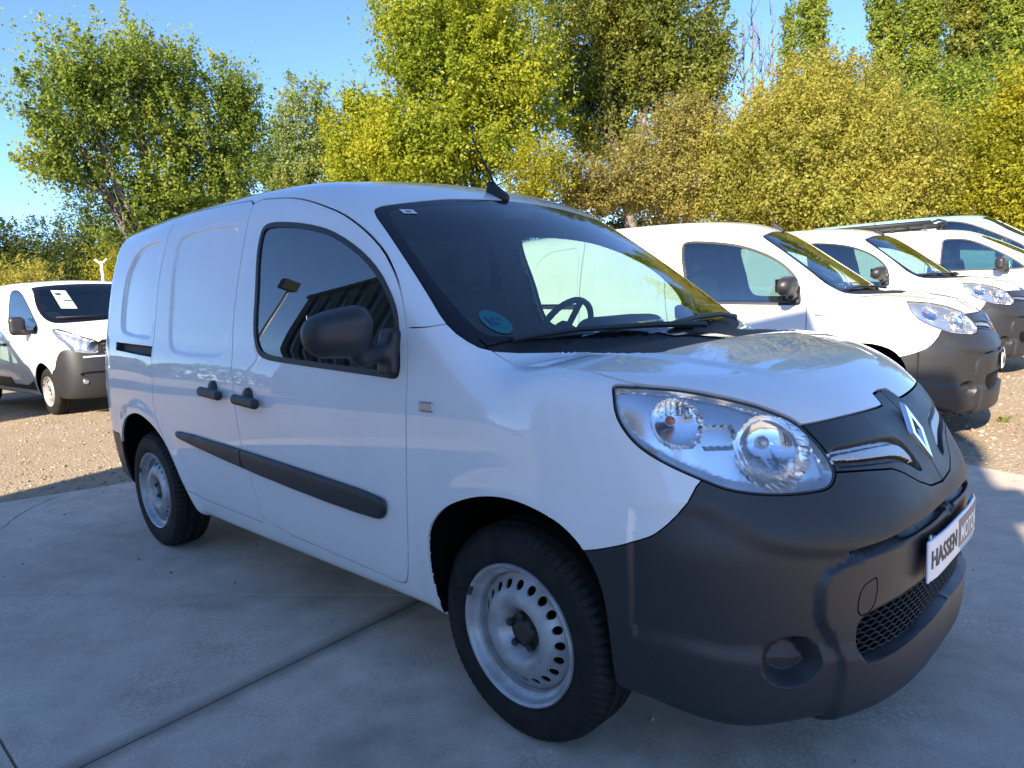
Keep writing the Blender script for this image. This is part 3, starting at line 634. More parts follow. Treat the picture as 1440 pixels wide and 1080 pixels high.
    # wipers on the windscreen
    for pts in ([(-.70, 1.128), (-.45, 1.140), (-.10, 1.132), (.10, 1.120), (.20, 1.112)], [(.02, 1.130), (.25, 1.142), (.50, 1.140), (.66, 1.122)]):
        s3 = on_surface(F1, 'F', pts, (.4, -.6)); g = grad(F1, s3); g /= np.linalg.norm(g, axis=1)[:, None]
        w_ = MB(); w_.tube(s3+g*.022, [.008, .009, .011, .013, .014][:len(pts)], 6); w_.tube(s3[:3]+g[:3]*.008+np.array([0, 0, .012]), .007, 6); w_.obj('wiper', M['dark'], root, True, 40)
    # roof aerial
    b = MB(); ax_ = -.80; az = float(RR(ax_))-.004
    prof = [(ax_+.045, 0, 0), (ax_+.02, .018, .012), (ax_-.03, .018, .02), (ax_-.06, .006, .062)]
    ae = solid('aerial', lambda p: smax(rbox(p, (ax_-.01, 0, az+.012), (.12, .045, .09), .018, rotm('Y', 12)), (p[:, 2]-az-.012)-(-(p[:, 0]-ax_)+.01)*.75, .015), (ax_-.1, -.04, az-.04), (ax_+.1, .04, az+.1), .007, M['dark'], root)
    b = MB(); b.tube([(ax_-.030, 0, az+.040), (ax_-.085, 0, az+.14), (ax_-.155, 0, az+.255)], [.0065, .004, .003], 6); b.obj('aerial_rod', M['dark'], ae, True)
    # emblem: a rhombus frame standing on the nose
    zc, zt, zb, hwid = .840, .920, .760, .051; b = MB()
    def em(y, z, off): x = float(PF(z)-CC(abs(y)))-.004; return (x+off, y, z)
    outer = [(0, zt), (hwid, zc), (0, zb), (-hwid, zc)]; inner = [(0, zt-.040), (hwid*.46, zc), (0, zb+.040), (-hwid*.46, zc)]
    q = [em(y, z, .000) for y, z in outer]+[em(y*.86, zc+(z-zc)*.92, .012) for y, z in outer]+[em(y*1.1, zc+(z-zc)*1.08, .012) for y, z in inner]+[em(y, z, .002) for y, z in inner]
    b.add(q, [(i+4*r, (i+1) % 4+4*r, (i+1) % 4+4*(r+1), i+4*(r+1)) for r in range(3) for i in range(4)])
    eb = b.obj('emblem', M['chrome'], gr)
    # honeycomb in the lower opening
    b = MB()
    def gx(y, z): return float(PF(z)-CC(abs(y)))-.012
    rows = np.linspace(.362, .482, 10)
    for i, z in enumerate(rows):
        ys = np.linspace(-.484, .484, 57); b.tube([(gx(y, z), y, z+.0025*(1 if (k+i) % 2 else -1)) for k, y in enumerate(ys)], .0024, 4)
    for i in range(9):
        for k in range(57):
            y = -.484+k*.017286
            if (k+i) % 2: b.tube([(gx(y, rows[i]), y, rows[i]), (gx(y, rows[i+1]), y, rows[i+1])], .0022, 4)
    b.obj('lower_grille', M['dark'], bump_o)
    b = MB(); b.add([(gx(y, z)-.035, y, z) for z in (.33, .5) for y in np.linspace(-.52, .52, 9)], [(k, k+1, 9+k+1, 9+k) for k in range(8)]); b.obj('dark_grille_sheet', M['void'], bump_o)  # near-black sheet added as the shade inside the lower opening
    # number plate with the dealer's name
    pz = .550; px = float(PF(pz))+.013+.009; bend = lambda p: np.stack([p[:, 0]+CC(np.abs(p[:, 1])), p[:, 1], p[:, 2]], 1)
    pl = solid('number_plate', lambda p: rbox(bend(p), (px, 0, pz), (.008, .52, .112), .0035), (px-.03, -.28, pz-.08), (px+.02, .28, pz+.08), .007, M['plate'], root)
    solid('plate_holder', lambda p: rbox(bend(p), (px-.004, 0, pz), (.006, .525, .117), .0028), (px-.03, -.28, pz-.08), (px+.02, .28, pz+.08), .007, M['plate_blue'], pl)
    def strip_(nm_, y0, y1, z0, z1, off, m_):
        ys = np.linspace(y0, y1, 9); obj(nm_, [(px+off-float(CC(abs(y))), y, z) for z in (z0, z1) for y in ys], [(k, k+1, 10+k, 9+k) for k in range(8)], m_, pl, False)
    for yy in (-.235, .235):
        b = MB(); b.box((px-float(CC(abs(yy)))-.002, yy, pz+.060), (.004, .014, .014)); b.obj('plate_clip', M['satin'], pl)
    strip_('badge_block', .010, .246, pz-.034, pz+.046, .0050, M['badge'])
    for w_, x0, y0, sz, m_, wd in (('HASSEN', px+.0052, -.243, .066, M['letter'], .225), ('MOTOR', px+.0058, .022, .064, M['plate'], .212)):
        o_ = text(pl, w_, (x0, y0, pz-.020), sz, m_, wd); v_ = np.array([q.co[:] for q in o_.data.vertices]); v_[:, 0] -= CC(np.abs(v_[:, 1])); o_.data.vertices.foreach_set('co', v_.astype(np.float32).ravel()); o_.data.update()
    strip_('plate_line', .03, .23, pz-.048, pz-.041, .0050, M['plate_blue'])
    # windscreen stickers
    def sticker(nm_, y0, z0, pts, m_, off=.0025, par=wsg):
        s3 = on_surface(F1, 'F', [(y0+a, z0+b_) for a, b_ in pts], (.4, -1.0)); g = grad(F1, s3); g /= np.linalg.norm(g, axis=1)[:, None]; s3 = s3+g*off
        return obj(nm_, s3, [tuple(range(len(pts)))], m_, par, False)
    circ = [(.043*cos(t), .036*sin(t)) for t in np.linspace(0, 2*pi, 28, endpoint=False)]
    sk = sticker('round_sticker', -.678, 1.194, circ, M['sticker_teal'])
    for pts in ([(-.026, .012), (-.020, .014), (-.016, -.014), (-.022, -.016)], [(-.010, .010), (.002, .011), (.002, .006), (-.010, .005)], [(-.010, .004), (-.006, .004), (-.004, -.010), (-.009, -.010)], [(-.004, -.006), (.006, -.005), (.006, -.010), (-.004, -.011)], [(.010, .012), (.014, .012), (.022, .000), (.018, -.002)]):
        sticker('sticker_mark', -.678, 1.196, pts, M['sticker_blue'], .004, sk)
    s2 = sticker('test_sticker', -.579, 1.585, [(-.026, -.008), (.026, -.008), (.026, .009), (-.026, .009)], M['sticker_white'])
    sticker('sticker_mark', -.579, 1.585, [(-.012, -.002), (.010, -.003), (.008, .002), (-.010, .002)], M['letter'], .004, s2)
    for wx in (0, -2.697):
        make_wheel(root, (wx, -.755, .312), -1); make_wheel(root, (wx, .755, .312), 1)
    return root
def lathe_ball(c, r, n=12):
    V, F = lathe([(max(r*sin(t), 1e-4), -r*cos(t)) for t in np.linspace(0, pi, 8)], n); return np.array(V)+np.array(c), F
def text(parent, body, loc, size, m, width):
    cu = bpy.data.curves.new('lettering', 'FONT'); cu.body = body; cu.size = size; cu.extrude = .0004; cu.offset = .0012
    o = bpy.data.objects.new('lettering', cu); COL.objects.link(o); bpy.context.view_layer.update()
    dg = bpy.context.evaluated_depsgraph_get(); me = bpy.data.meshes.new_from_object(o.evaluated_get(dg)); bpy.data.objects.remove(o)
    v = np.array([x.co[:] for x in me.vertices]); sx = width/(v[:, 0].max()-v[:, 0].min())
    w = np.stack([v[:, 2], v[:, 0]*sx, v[:, 1]], 1)+np.array(loc)
    me.vertices.foreach_set('co', w.astype(np.float32).ravel()); me.materials.clear(); me.materials.append(m)
    return link(bpy.data.objects.new('lettering', me), parent)

# ------------------------------------------------------------------ ground
def gz(x, y): return -.014+.0165*np.minimum(x+4.3, 0)*(x > -40)+.0165*(-35.7)*(x <= -40)+.05*np.clip(y-3.0, 0, 1.2)+.024*np.clip(y-4.2, 0, 9)
M['gravel'] = mat('gravel', (.36, .27, .18), .95, spec=.2); m = M['gravel']; n, l, b = nodes(m)
t1 = tex_noise(m, .45, 4); t2 = tex_noise(m, 55, 3, .7); tv = n.new('ShaderNodeTexVoronoi'); tv.inputs['Scale'].default_value = 42
l.new(t1.inputs['Vector'].links[0].from_socket, tv.inputs['Vector'])
c1 = ramp(m, t1.outputs[0], [(.3, (.31, .232, .155)), (.5, (.36, .283, .195)), (.72, (.40, .322, .232))]); c2 = ramp(m, tv.outputs['Color'], [(.1, (.76, .73, .70)), (.5, (1, 1, 1)), (.95, (1.14, 1.12, 1.08))])
c3 = mixcol(m, c1.outputs[0], c2.outputs[0], .75, 'MULTIPLY'); l.new(c3, b.inputs['Base Color']); bump(m, tv.outputs['Distance'], .6, .015); bump(m, t2.outputs[0], .6, .02)
xs = np.concatenate([np.linspace(-160, -14, 30), np.linspace(-13, 9, 45), np.linspace(10, 160, 30)]); ys = np.concatenate([np.linspace(-160, -8, 30), np.linspace(-7, 18, 51), np.linspace(19, 200, 35)])
X, Y = np.meshgrid(xs, ys, indexing='ij'); Z = gz(X, Y); k = np.arange(X.size).reshape(X.shape)
tag(obj('gravel_ground', np.stack([X, Y, Z], -1).reshape(-1, 3), np.stack([k[:-1, :-1], k[1:, :-1], k[1:, 1:], k[:-1, 1:]], -1).reshape(-1, 4), M['gravel']), kind='structure')
# loose stones lying on the gravel where the lot is close to the camera
def pebbles():
    N = 9000; u = rng.random(N); q = rng.random(N)
    left = rng.random(N) < .68
    x = np.where(left, -4.55-u**1.3*6.5, -.6+u*2.2); y = np.where(left, -1.5+q*4.5, 3.1+q*4.5)
    edge_l = x < -4.62+(y+1.2)*.237
    edge_f = y > 3.30-.386*(x-.337)
    ok = np.where(left, edge_l, edge_f); x, y = x[ok], y[ok]; N = len(x); s = .006+.016*rng.random(N)**3
    nd = 160; dx = -4.4+5.6*rng.random(nd)**1.5; dy = -1.9+5.0*rng.random(nd); x = np.concatenate([x, dx]); y = np.concatenate([y, dy]); s = np.concatenate([s, .003+.006*rng.random(nd)]); N = len(x)
    base = np.array([(1, 0, 0), (0, 1, 0), (-1, 0, 0), (0, -1, 0), (0, 0, 1), (0, 0, -1)], float); F = np.array([(0, 1, 4), (1, 2, 4), (2, 3, 4), (3, 0, 4), (1, 0, 5), (2, 1, 5), (3, 2, 5), (0, 3, 5)])
    a = rng.random(N)*6.28; sc = np.stack([s*(.7+.8*rng.random(N)), s*(.7+.6*rng.random(N)), s*(.4+.5*rng.random(N))], 1)
    v = base[None]*sc[:, None]+rng.normal(0, .18, (N, 6, 3))*s[:, None, None]
    c, s_ = np.cos(a)[:, None], np.sin(a)[:, None]; V = np.stack([v[..., 0]*c-v[..., 1]*s_+x[:, None], v[..., 0]*s_+v[..., 1]*c+y[:, None], v[..., 2]+np.where(np.arange(N) >= N-nd, .002, gz(x, y))[:, None]+.002], -1)
    m = mat('pebble', (.4, .33, .25), .9, spec=.2); n, l, b = nodes(m); g = n.new('ShaderNodeNewGeometry'); r = ramp(m, g.outputs['Random Per Island'], [(.0, (.21, .16, .11)), (.3, (.29, .225, .158)), (.7, (.35, .28, .205)), (1, (.44, .38, .31))]); l.new(r.outputs[0], b.inputs['Base Color'])
    tag(obj('loose_gravel', V.reshape(-1, 3), (F[None]+6*np.arange(N)[:, None, None]).reshape(-1, 3), m, None, False), kind='stuff')
pebbles()
# dry weeds
def weed(x, y, s, label):
    V = []; F = []
    for k in range(26):
        a = rng.random()*6.28; ln = s*(.5+rng.random()*.6); w = .004+.006*rng.random(); d = np.array([cos(a), sin(a), 0]); p = np.array([x, y, gz(x, y)])+rng.normal(0, s*.25, 3)*[1, 1, 0]
        tipp = p+d*ln*(.3+.6*rng.random())+np.array([0, 0, ln*.8]); pr = np.array([-d[1], d[0], 0])*w; k0 = len(V); V += [p-pr, p+pr, (p+tipp)/2+pr*1.6+[0, 0, .02], tipp, (p+tipp)/2-pr*1.6+[0, 0, .02]]; F += [(k0, k0+1, k0+2, k0+3, k0+4)]
    tag(obj('weed', V, F, M['weed'], None, False), label, 'weed', 'weeds in the gravel')
M['weed'] = mat('weed_green', (.16, .17, .05), .8)
# concrete yard in four cast panels
M['concrete'] = mat('concrete', (.3, .3, .3), .8, spec=.3); m = M['concrete']; n, l, b = nodes(m)
tA = tex_noise(m, .9, 6, .62); tB = tex_noise(m, 7, 5, .65); tC = tex_noise(m, 90, 3, .7); tD = tex_noise(m, 2.2, 3)
cr = n.new('ShaderNodeTexVoronoi'); cr.feature = 'DISTANCE_TO_EDGE'; cr.inputs['Scale'].default_value = 48
wv_ = tex_noise(m, 9, 3); wm = n.new('ShaderNodeMix'); wm.data_type = 'VECTOR'; wm.inputs[0].default_value = .06; tc = tA.inputs['Vector'].links[0].from_socket; l.new(tc, wm.inputs[4]); l.new(wv_.outputs['Color'], wm.inputs[5]); l.new(wm.outputs[1], cr.inputs['Vector'])
cA = ramp(m, tA.outputs[0], [(.26, (.30, .25, .195)), (.46, (.52, .437, .345)), (.70, (.64, .55, .445))]); cB = ramp(m, tB.outputs[0], [(.3, (.78, .78, .78)), (.7, (1.15, 1.15, 1.15))])
x1 = mixcol(m, cA.outputs[0], cB.outputs[0], .8, 'MULTIPLY'); cC = ramp(m, tC.outputs[0], [(.3, (.84, .84, .84)), (.7, (1.10, 1.10, 1.10))]); x2 = mixcol(m, x1, cC.outputs[0], .8, 'MULTIPLY')
ck = ramp(m, cr.outputs['Distance'], [(.0, (.80, .80, .80)), (.10, (.96, .96, .96)), (.22, (1.07, 1.07, 1.07))]); kf = ramp(m, tD.outputs[0], [(.50, (0, 0, 0)), (.62, (1, 1, 1))])
xk = mixcol(m, (1, 1, 1), ck.outputs[0], kf.outputs[0]); sx = n.new('ShaderNodeSeparateXYZ'); l.new(tc, sx.inputs[0])
def mth(op, a_, b_):
    q_ = n.new('ShaderNodeMath'); q_.operation = op
    for i_, v_ in enumerate((a_, b_)):
        if hasattr(v_, 'is_output'): l.new(v_, q_.inputs[i_])
        else: q_.inputs[i_].default_value = v_
    return q_.outputs[0]
dj = mth('ABSOLUTE', mth('ADD', mth('ADD', sx.outputs[0], mth('MULTIPLY', sx.outputs[1], .0796)), mth('ADD', mth('MULTIPLY', tB.outputs[0], .03), .9985)), 0)
jr = ramp(m, dj, [(.0, (.42, .42, .42)), (.025, (.62, .62, .62)), (.075, (1, 1, 1))])
x3 = mixcol(m, mixcol(m, x2, xk, 1.0, 'MULTIPLY'), jr.outputs[0], 1.0, 'MULTIPLY'); tE = tex_noise(m, 150, 2, .8); tF = tex_noise(m, 1.6, 4); sp_ = ramp(m, tE.outputs[0], [(.54, (1, 1, 1)), (.66, (1.32, 1.32, 1.32))]); pf = ramp(m, tF.outputs[0], [(.44, (0, 0, 0)), (.6, (1, 1, 1))])
x3 = mixcol(m, x3, mixcol(m, (1, 1, 1), sp_.outputs[0], pf.outputs[0]), 1.0, 'MULTIPLY'); l.new(x3, b.inputs['Base Color'])
bump(m, tB.outputs[0], .35, .01); bump(m, tC.outputs[0], .5, .003)
tr = ramp(m, tA.outputs[0], [(.3, (.55, .55, .55)), (.7, (.85, .85, .85))]); l.new(tr.outputs[0], b.inputs['Roughness'])
J = lambda y: -.874-.0796*(y+1.753)
yard = tag(empty('concrete_yard'), kind='structure')
P_A = [(J(-7), -7), (9, -7), (9, -.08), (J(3.9), 3.9)]; P_B = [(J(-.36), -.36), (J(3.9), 3.9), (-3.25, 4.65), (-3.95, 1.5), (-4.38, -.1), (-4.60, -1.0), (-5.2, -3.55)]
P_C = [(J(-1.87), -1.87), (J(-.36), -.36), (-2.98, -1.87)]; P_D = [(J(-7), -7), (J(-1.87), -1.87), (-2.98, -1.87), (-5.2, -3.55), (-5.9, -7)]
for k, P in enumerate((P_A, P_B, P_C, P_D)):
    P = np.array(P, float); ar = ((P[:, 0]*np.roll(P[:, 1], -1)-np.roll(P[:, 0], -1)*P[:, 1]).sum())
    if ar < 0: P = P[::-1]
    def inset(d):
        a_, b_ = np.roll(P, 1, 0), np.roll(P, -1, 0); e1 = P-a_; e2 = b_-P; e1 /= np.linalg.norm(e1, axis=1)[:, None]; e2 /= np.linalg.norm(e2, axis=1)[:, None]
        n1 = np.stack([-e1[:, 1], e1[:, 0]], 1); n2 = np.stack([-e2[:, 1], e2[:, 0]], 1); w = n1+n2; return P+w*(d/np.maximum((w*n1).sum(1), .2))[:, None]
    rings = [(inset(.003), -.16), (inset(.003), -.008), (inset(.004), -.002), (inset(.006), 0.0)]; m_ = len(P)
    V = [(*q, z) for r_, z in rings for q in r_]; F = [(j*m_+i, j*m_+(i+1) % m_, (j+1)*m_+(i+1) % m_, (j+1)*m_+i) for j in range(3) for i in range(m_)]+[tuple(3*m_+i for i in range(m_))]
    obj('concrete_slab', V, F, M['concrete'], yard, False)
M['crack'] = mat('crack_dirt', (.13, .12, .11), .95)
def crack(pts, w):
    P = chaikin(pts, False, 3); k = np.linspace(0, 1, len(P)); P = P+rng.normal(0, .004, P.shape); d = np.gradient(P, axis=0); d /= np.linalg.norm(d, axis=1)[:, None]; nn = np.stack([-d[:, 1], d[:, 0]], 1); ww = (w*(.5+.7*rng.random(len(P))))[:, None]
    V = [(x, y, .0015) for x, y in P-nn*ww]+[(x, y, .0015) for x, y in P+nn*ww]; m_ = len(P); obj('crack', V, [(i, i+1, m_+i+1, m_+i) for i in range(m_-1)], M['crack'], yard, False)
crack([(-3.70, -1.52), (-3.865, -1.356), (-4.02, -1.27), (-4.18, -1.18), (-4.35, -1.04), (-4.478, -.88)], .003)
for x, y, s, l_ in ((.45, 5.6, .06, 'green weed tuft in the gravel beside the nearest sunlit van bumper'), (.25, 4.7, .07, 'green weed tuft in the gravel closest to the concrete yard'), (.62, 6.3, .06, 'small green weed tuft in the gravel farther back by the second sunlit van')): weed(x, y, s, l_)

# ------------------------------------------------------------------ building behind the camera: shades the yard, mirrored in the glass
M['render'] = mat('pale_render', (.34, .33, .31), .9); m = M['render']; t = tex_noise(m, 1.5, 5); r = ramp(m, t.outputs[0], [(.3, (.70, .66, .58)), (.7, (.79, .75, .68))]); m.node_tree.links.new(r.outputs[0], nodes(m)[2].inputs['Base Color'])  # walls paled and warmed so they bounce fill onto the shaded van
M['wdark'] = mat('window_dark', (.02, .022, .024), .35)
FO, FD, WALL = np.array([4.27, -4.84]), np.array([-.883, -.469]), 'render'
def fp(s, off=0): return FO+FD*s+np.array([FD[1], -FD[0]])*off
def prism(mb, s0, s1, d, z0, z1, front=0.0):
    q = [fp(s0, front), fp(s1, front), fp(s1, -d), fp(s0, -d)]; V = [(*p, z) for z in (z0, z1) for p in q]
    mb.add(V, [(0, 1, 2, 3)[::-1], (4, 5, 6, 7), (0, 1, 5, 4), (1, 2, 6, 5), (2, 3, 7, 6), (3, 0, 4, 7)])
def facade(name, s0, s1, d, z1, label, step=1.25, front=0.0, eave=.12):
    bl = tag(empty(name, (*fp((s0+s1)/2, 0), 0)), label, 'building'); inv = bl.location.copy()
    def add(mb, nm, m_, par=bl):
        o = mb.obj(nm, m_, par); o.data.transform(Matrix.Translation(-inv)); return o
    b = MB(); prism(b, s0, s1, d, -.3, z1, front); add(b, 'wall', M[WALL])
    b = MB(); prism(b, s0-eave, s1+.12, d+.1, z1+.002, z1+.30, .12); add(b, 'roof', M[WALL])
    k = s0+.5
    while k+.9 < s1:
        b = MB(); prism(b, k, k+.75, .0, 1.1, z1-.9, .03); o = add(b, 'window', M['wdark'])
        b = MB(); prism(b, k+.80, k+1.05, 0, -.3, z1-.05, .16); add(b, 'pilaster', M[WALL])
        k += step
    return bl
facade('building', 2.6, 7.82, 7, 6.4, 'tall pale building with narrow windows that shades the concrete yard')
wing = facade('building', 1.50, 2.8, .7, 5.8, 'narrow pale building wing with a small side ledge beside the shading block', 1.3, -.07, .02)
b = MB(); prism(b, 1.27, 1.7, .5, 4.84, 5.03, -.10); o_ = b.obj('ledge', M['render'], wing); o_.data.transform(Matrix.Translation(-wing.location))
M['render_shaded'] = mat('shaded_render', (.07, .072, .07), .9)  # darkened wall render; the facade's shade is put into the colour
FO, FD, WALL = np.array([-16.5, -15.4]), np.array([-.977, -.213]), 'render_shaded'
facade('building', 0, 20.6, 8.0, 10.8, 'long grey building with a row of tall narrow windows mirrored in the door glass', 2.2)

fl = tag(empty('floodlight_pole', (-39.5, -19.7, float(gz(-39.5, -19.7)))), 'tall pole with a square floodlight, mirrored in the door glass of the shaded van', 'floodlight')
b = MB(); b.tube([(0, 0, 0), (0, 0, 12.5)], [.14, .10], 8); b.obj('post', M['galv'], fl, True); b = MB(); b.box((.1, .15, 12.7), (.6, 1.1, .8)); b.obj('lamp_head', M['dark'], fl)
# ------------------------------------------------------------------ foliage
def leaf_mat(name, cols, clump=.35, trans=.62):
    m = bpy.data.materials.new(name); m.use_nodes = True; n = m.node_tree.nodes; l = m.node_tree.links; n.remove(n['Principled BSDF'])
    g = n.new('ShaderNodeNewGeometry'); tc = n.new('ShaderNodeTexCoord'); t = n.new('ShaderNodeTexNoise'); t.inputs['Scale'].default_value = clump; t.inputs['Detail'].default_value = 3; l.new(tc.outputs['Object'], t.inputs['Vector'])
    a = n.new('ShaderNodeMath'); a.operation = 'MULTIPLY_ADD'; a.inputs[1].default_value = .40; l.new(g.outputs['Random Per Island'], a.inputs[0])
    s = n.new('ShaderNodeMath'); s.operation = 'MULTIPLY_ADD'; s.inputs[1].default_value = 1.5; s.inputs[2].default_value = -.45; l.new(t.outputs[0], s.inputs[0]); l.new(s.outputs[0], a.inputs[2])
    r = n.new('ShaderNodeValToRGB'); e = r.color_ramp.elements
    while len(e) < len(cols): e.new(.5)
    for i, (k, c) in enumerate(zip(e, cols)): k.position = .12+.8*i/(len(cols)-1); k.color = (*c, 1)
    l.new(a.outputs[0], r.inputs[0]); d = n.new('ShaderNodeBsdfDiffuse'); tr = n.new('ShaderNodeBsdfTranslucent'); mx = n.new('ShaderNodeMixShader'); mx.inputs[0].default_value = trans
    gl = n.new('ShaderNodeBsdfGlossy'); gl.inputs['Roughness'].default_value = .45; gl.inputs[0].default_value = (.6, .6, .6, 1); m2 = n.new('ShaderNodeMixShader'); m2.inputs[0].default_value = .02
    l.new(r.outputs[0], d.inputs[0]); l.new(r.outputs[0], tr.inputs[0]); l.new(d.outputs[0], mx.inputs[1]); l.new(tr.outputs[0], mx.inputs[2]); l.new(mx.outputs[0], m2.inputs[1]); l.new(gl.outputs[0], m2.inputs[2]); l.new(m2.outputs[0], n['Material Output'].inputs[0]); return m
LEAF, MORE = .72, 1.75
LM = {'green': leaf_mat('leaf_green', [(0.125, 0.194, 0.032), (0.228, 0.302, 0.048), (0.353, 0.416, 0.066), (0.502, 0.502, 0.075)]),
      'lime': leaf_mat('leaf_lime', [(.165, .235, .02), (.30, .36, .03), (.43, .455, .036), (.55, .50, .042)]),
      'mid': leaf_mat('leaf_mid', [(0.104, 0.147, 0.029), (0.190, 0.233, 0.042), (0.293, 0.309, 0.052), (0.412, 0.378, 0.061)]),
      'dark': leaf_mat('leaf_dark', [(0.047, 0.073, 0.016), (0.085, 0.125, 0.026), (0.146, 0.179, 0.033), (0.238, 0.238, 0.040)]),
      'olive': leaf_mat('leaf_olive', [(0.228, 0.234, 0.040), (0.376, 0.359, 0.063), (0.524, 0.473, 0.091), (0.600, 0.524, 0.137)]),
      'tan': leaf_mat('leaf_tan', [(.25, .215, .06), (.37, .325, .09), (.45, .40, .12), (.48, .43, .11)]),
      'silver': leaf_mat('leaf_silver', [(0.145, 0.210, 0.072), (0.259, 0.339, 0.104), (0.387, 0.451, 0.161), (0.548, 0.533, 0.098)]),
      'yellow': leaf_mat('leaf_yellow', [(0.251, 0.262, 0.023), (0.388, 0.376, 0.028), (0.524, 0.467, 0.034), (0.570, 0.479, 0.040)])}
M['bark'] = mat('bark', (.12, .10, .08), .9); m = M['bark']; t = tex_noise(m, 9, 5); r = ramp(m, t.outputs[0], [(.35, (.07, .058, .045)), (.7, (.24, .21, .18))]); m.node_tree.links.new(r.outputs[0], nodes(m)[2].inputs['Base Color'])
def leaves(C, size, aspect=.66, face=None):
    """one rhombic leaf, folded along its length, at every point of C; face: direction the upper sides lean to"""
    N = len(C); nn = rng.normal(0, .75, (N, 3))+[0, 0, .45]+(0 if face is None else face*.8); nn /= np.linalg.norm(nn, axis=1)[:, None]
    d = np.cross(nn, rng.normal(0, 1, (N, 3))); d /= np.linalg.norm(d, axis=1)[:, None]+1e-9; w = np.cross(nn, d)
    s = (size*(.55+.8*rng.random(N)))[:, None]
    V = np.stack([C-d*s*.5, C+w*s*aspect*.5-nn*s*.10, C+d*s*.5-nn*s*.06, C-w*s*aspect*.5-nn*s*.10], 1)
    return V.reshape(-1, 3), np.arange(4*N).reshape(N, 4)
def tree(name, label, lobes, n, size, lm, base, trunk=.18, cl=.42, per=26, group=None, cat='tree', shell=.5, limbs=True, sub=5, bark=None, spray=.75, sprigs=.22):
    """lobes: (px, py, rx, ry, distance) of the crown masses; base: (px, distance, ground height offset)"""
    bx = at(base[0], 415, base[1]); bz = float(gz(bx[0], bx[1])); root = tag(empty(name, (bx[0], bx[1], bz)), label, cat, group); o = np.array([bx[0], bx[1], bz])
    cs = []; rs = []
    for px, py, rx, ry, ds in lobes:
        c = at(px, py, ds); sl = np.linalg.norm(c-CAM); cs.append(c); rs.append((rx/FPX*sl, ry/FPX*sl))
    cs = np.array(cs); rs = np.array(rs); wt = rs[:, 0]*rs[:, 1]; wt = wt/wt.sum(); P = []
    n = int(n*MORE); per = int(per*1.5); nc = max(int(n/per), 1); ids = rng.choice(len(cs), nc, p=wt)
    u = rng.normal(0, 1, (nc, 3)); u /= np.linalg.norm(u, axis=1)[:, None]; rad = rng.random(nc)**shell
    cen = cs[ids]+u*np.stack([rs[ids, 0], rs[ids, 0], rs[ids, 1]], 1)*rad[:, None]
    g = cl*(.5+rng.random(nc)); dirs = u*.6+rng.normal(0, .5, (nc, 3))
    t = np.clip(rng.normal(0, 1, (nc, per)), -1.7, 1.7); nz = np.clip(rng.normal(0, 1, (nc, per, 3)), -1.8, 1.8)
    pts = cen[:, None]+nz*g[:, None, None]*.30+(dirs[:, None]+[0, 0, .35])*t[..., None]*g[:, None, None]*spray
    # slender sprays that stand out of the crown's outline
    ns = int(nc*sprigs); i2 = rng.choice(len(cs), ns, p=wt); v = rng.normal(0, 1, (ns, 3))+[0, 0, .9]; v /= np.linalg.norm(v, axis=1)[:, None]
    c2 = cs[i2]+v*np.stack([rs[i2, 0], rs[i2, 0], rs[i2, 1]], 1)*(.80+.2*rng.random(ns))[:, None]; dv = v+[0, 0, 1.0]+rng.normal(0, .25, (ns, 3)); dv /= np.linalg.norm(dv, axis=1)[:, None]
    t2 = rng.random((ns, per)); ln = cl*(.8+1.0*rng.random(ns)); p2 = c2[:, None]+dv[:, None]*(t2*ln[:, None])[..., None]+np.clip(rng.normal(0, 1, (ns, per, 3)), -1.6, 1.6)*(cl*.34*(1.08-t2))[..., None]
    pts = np.concatenate([pts.reshape(-1, 3), p2.reshape(-1, 3)]); fc = np.concatenate([np.repeat(u, per, 0), np.repeat(v, per, 0)]); k_ = pts[:, 2] > bz+.1; pts = pts[k_]; fc = fc[k_]
    V, F = leaves(pts, size*LEAF, face=fc); obj('crown', V-o, F, lm, root, False)
    b = MB(); fork = o+(cs.mean(0)-o)*np.array([.35, .35, .30]); fork[2] = bz+max((cs[:, 2]-rs[:, 1]).min()-bz, .6)*.7
    b.tube([[0, 0, -.2], (fork-o)*.5+rng.normal(0, .05, 3), fork-o], [trunk*1.25, trunk, trunk*.85], 8); b.obj('trunk', bark or M['bark'], root, True)
    if limbs:
        b = MB()
        for k, (c, r) in enumerate(zip(cs, rs)):
            mid = fork*.5+c*.5+rng.normal(0, .25, 3); b.tube([fork-o, mid-o, c-o+[0, 0, r[1]*.3]], [trunk*.6, trunk*.4, trunk*.15], 6)
            for j in range(sub):
                q = cen[ids == k]
                if len(q): e = q[rng.integers(len(q))]; st_ = mid+(c-mid)*rng.random(); b.tube([st_-o, (st_+e)/2-o+rng.normal(0, .15, 3), e-o], [trunk*.22, trunk*.14, trunk*.05], 5, False)
        b.obj('limbs', bark or M['bark'], root, True)
    return root
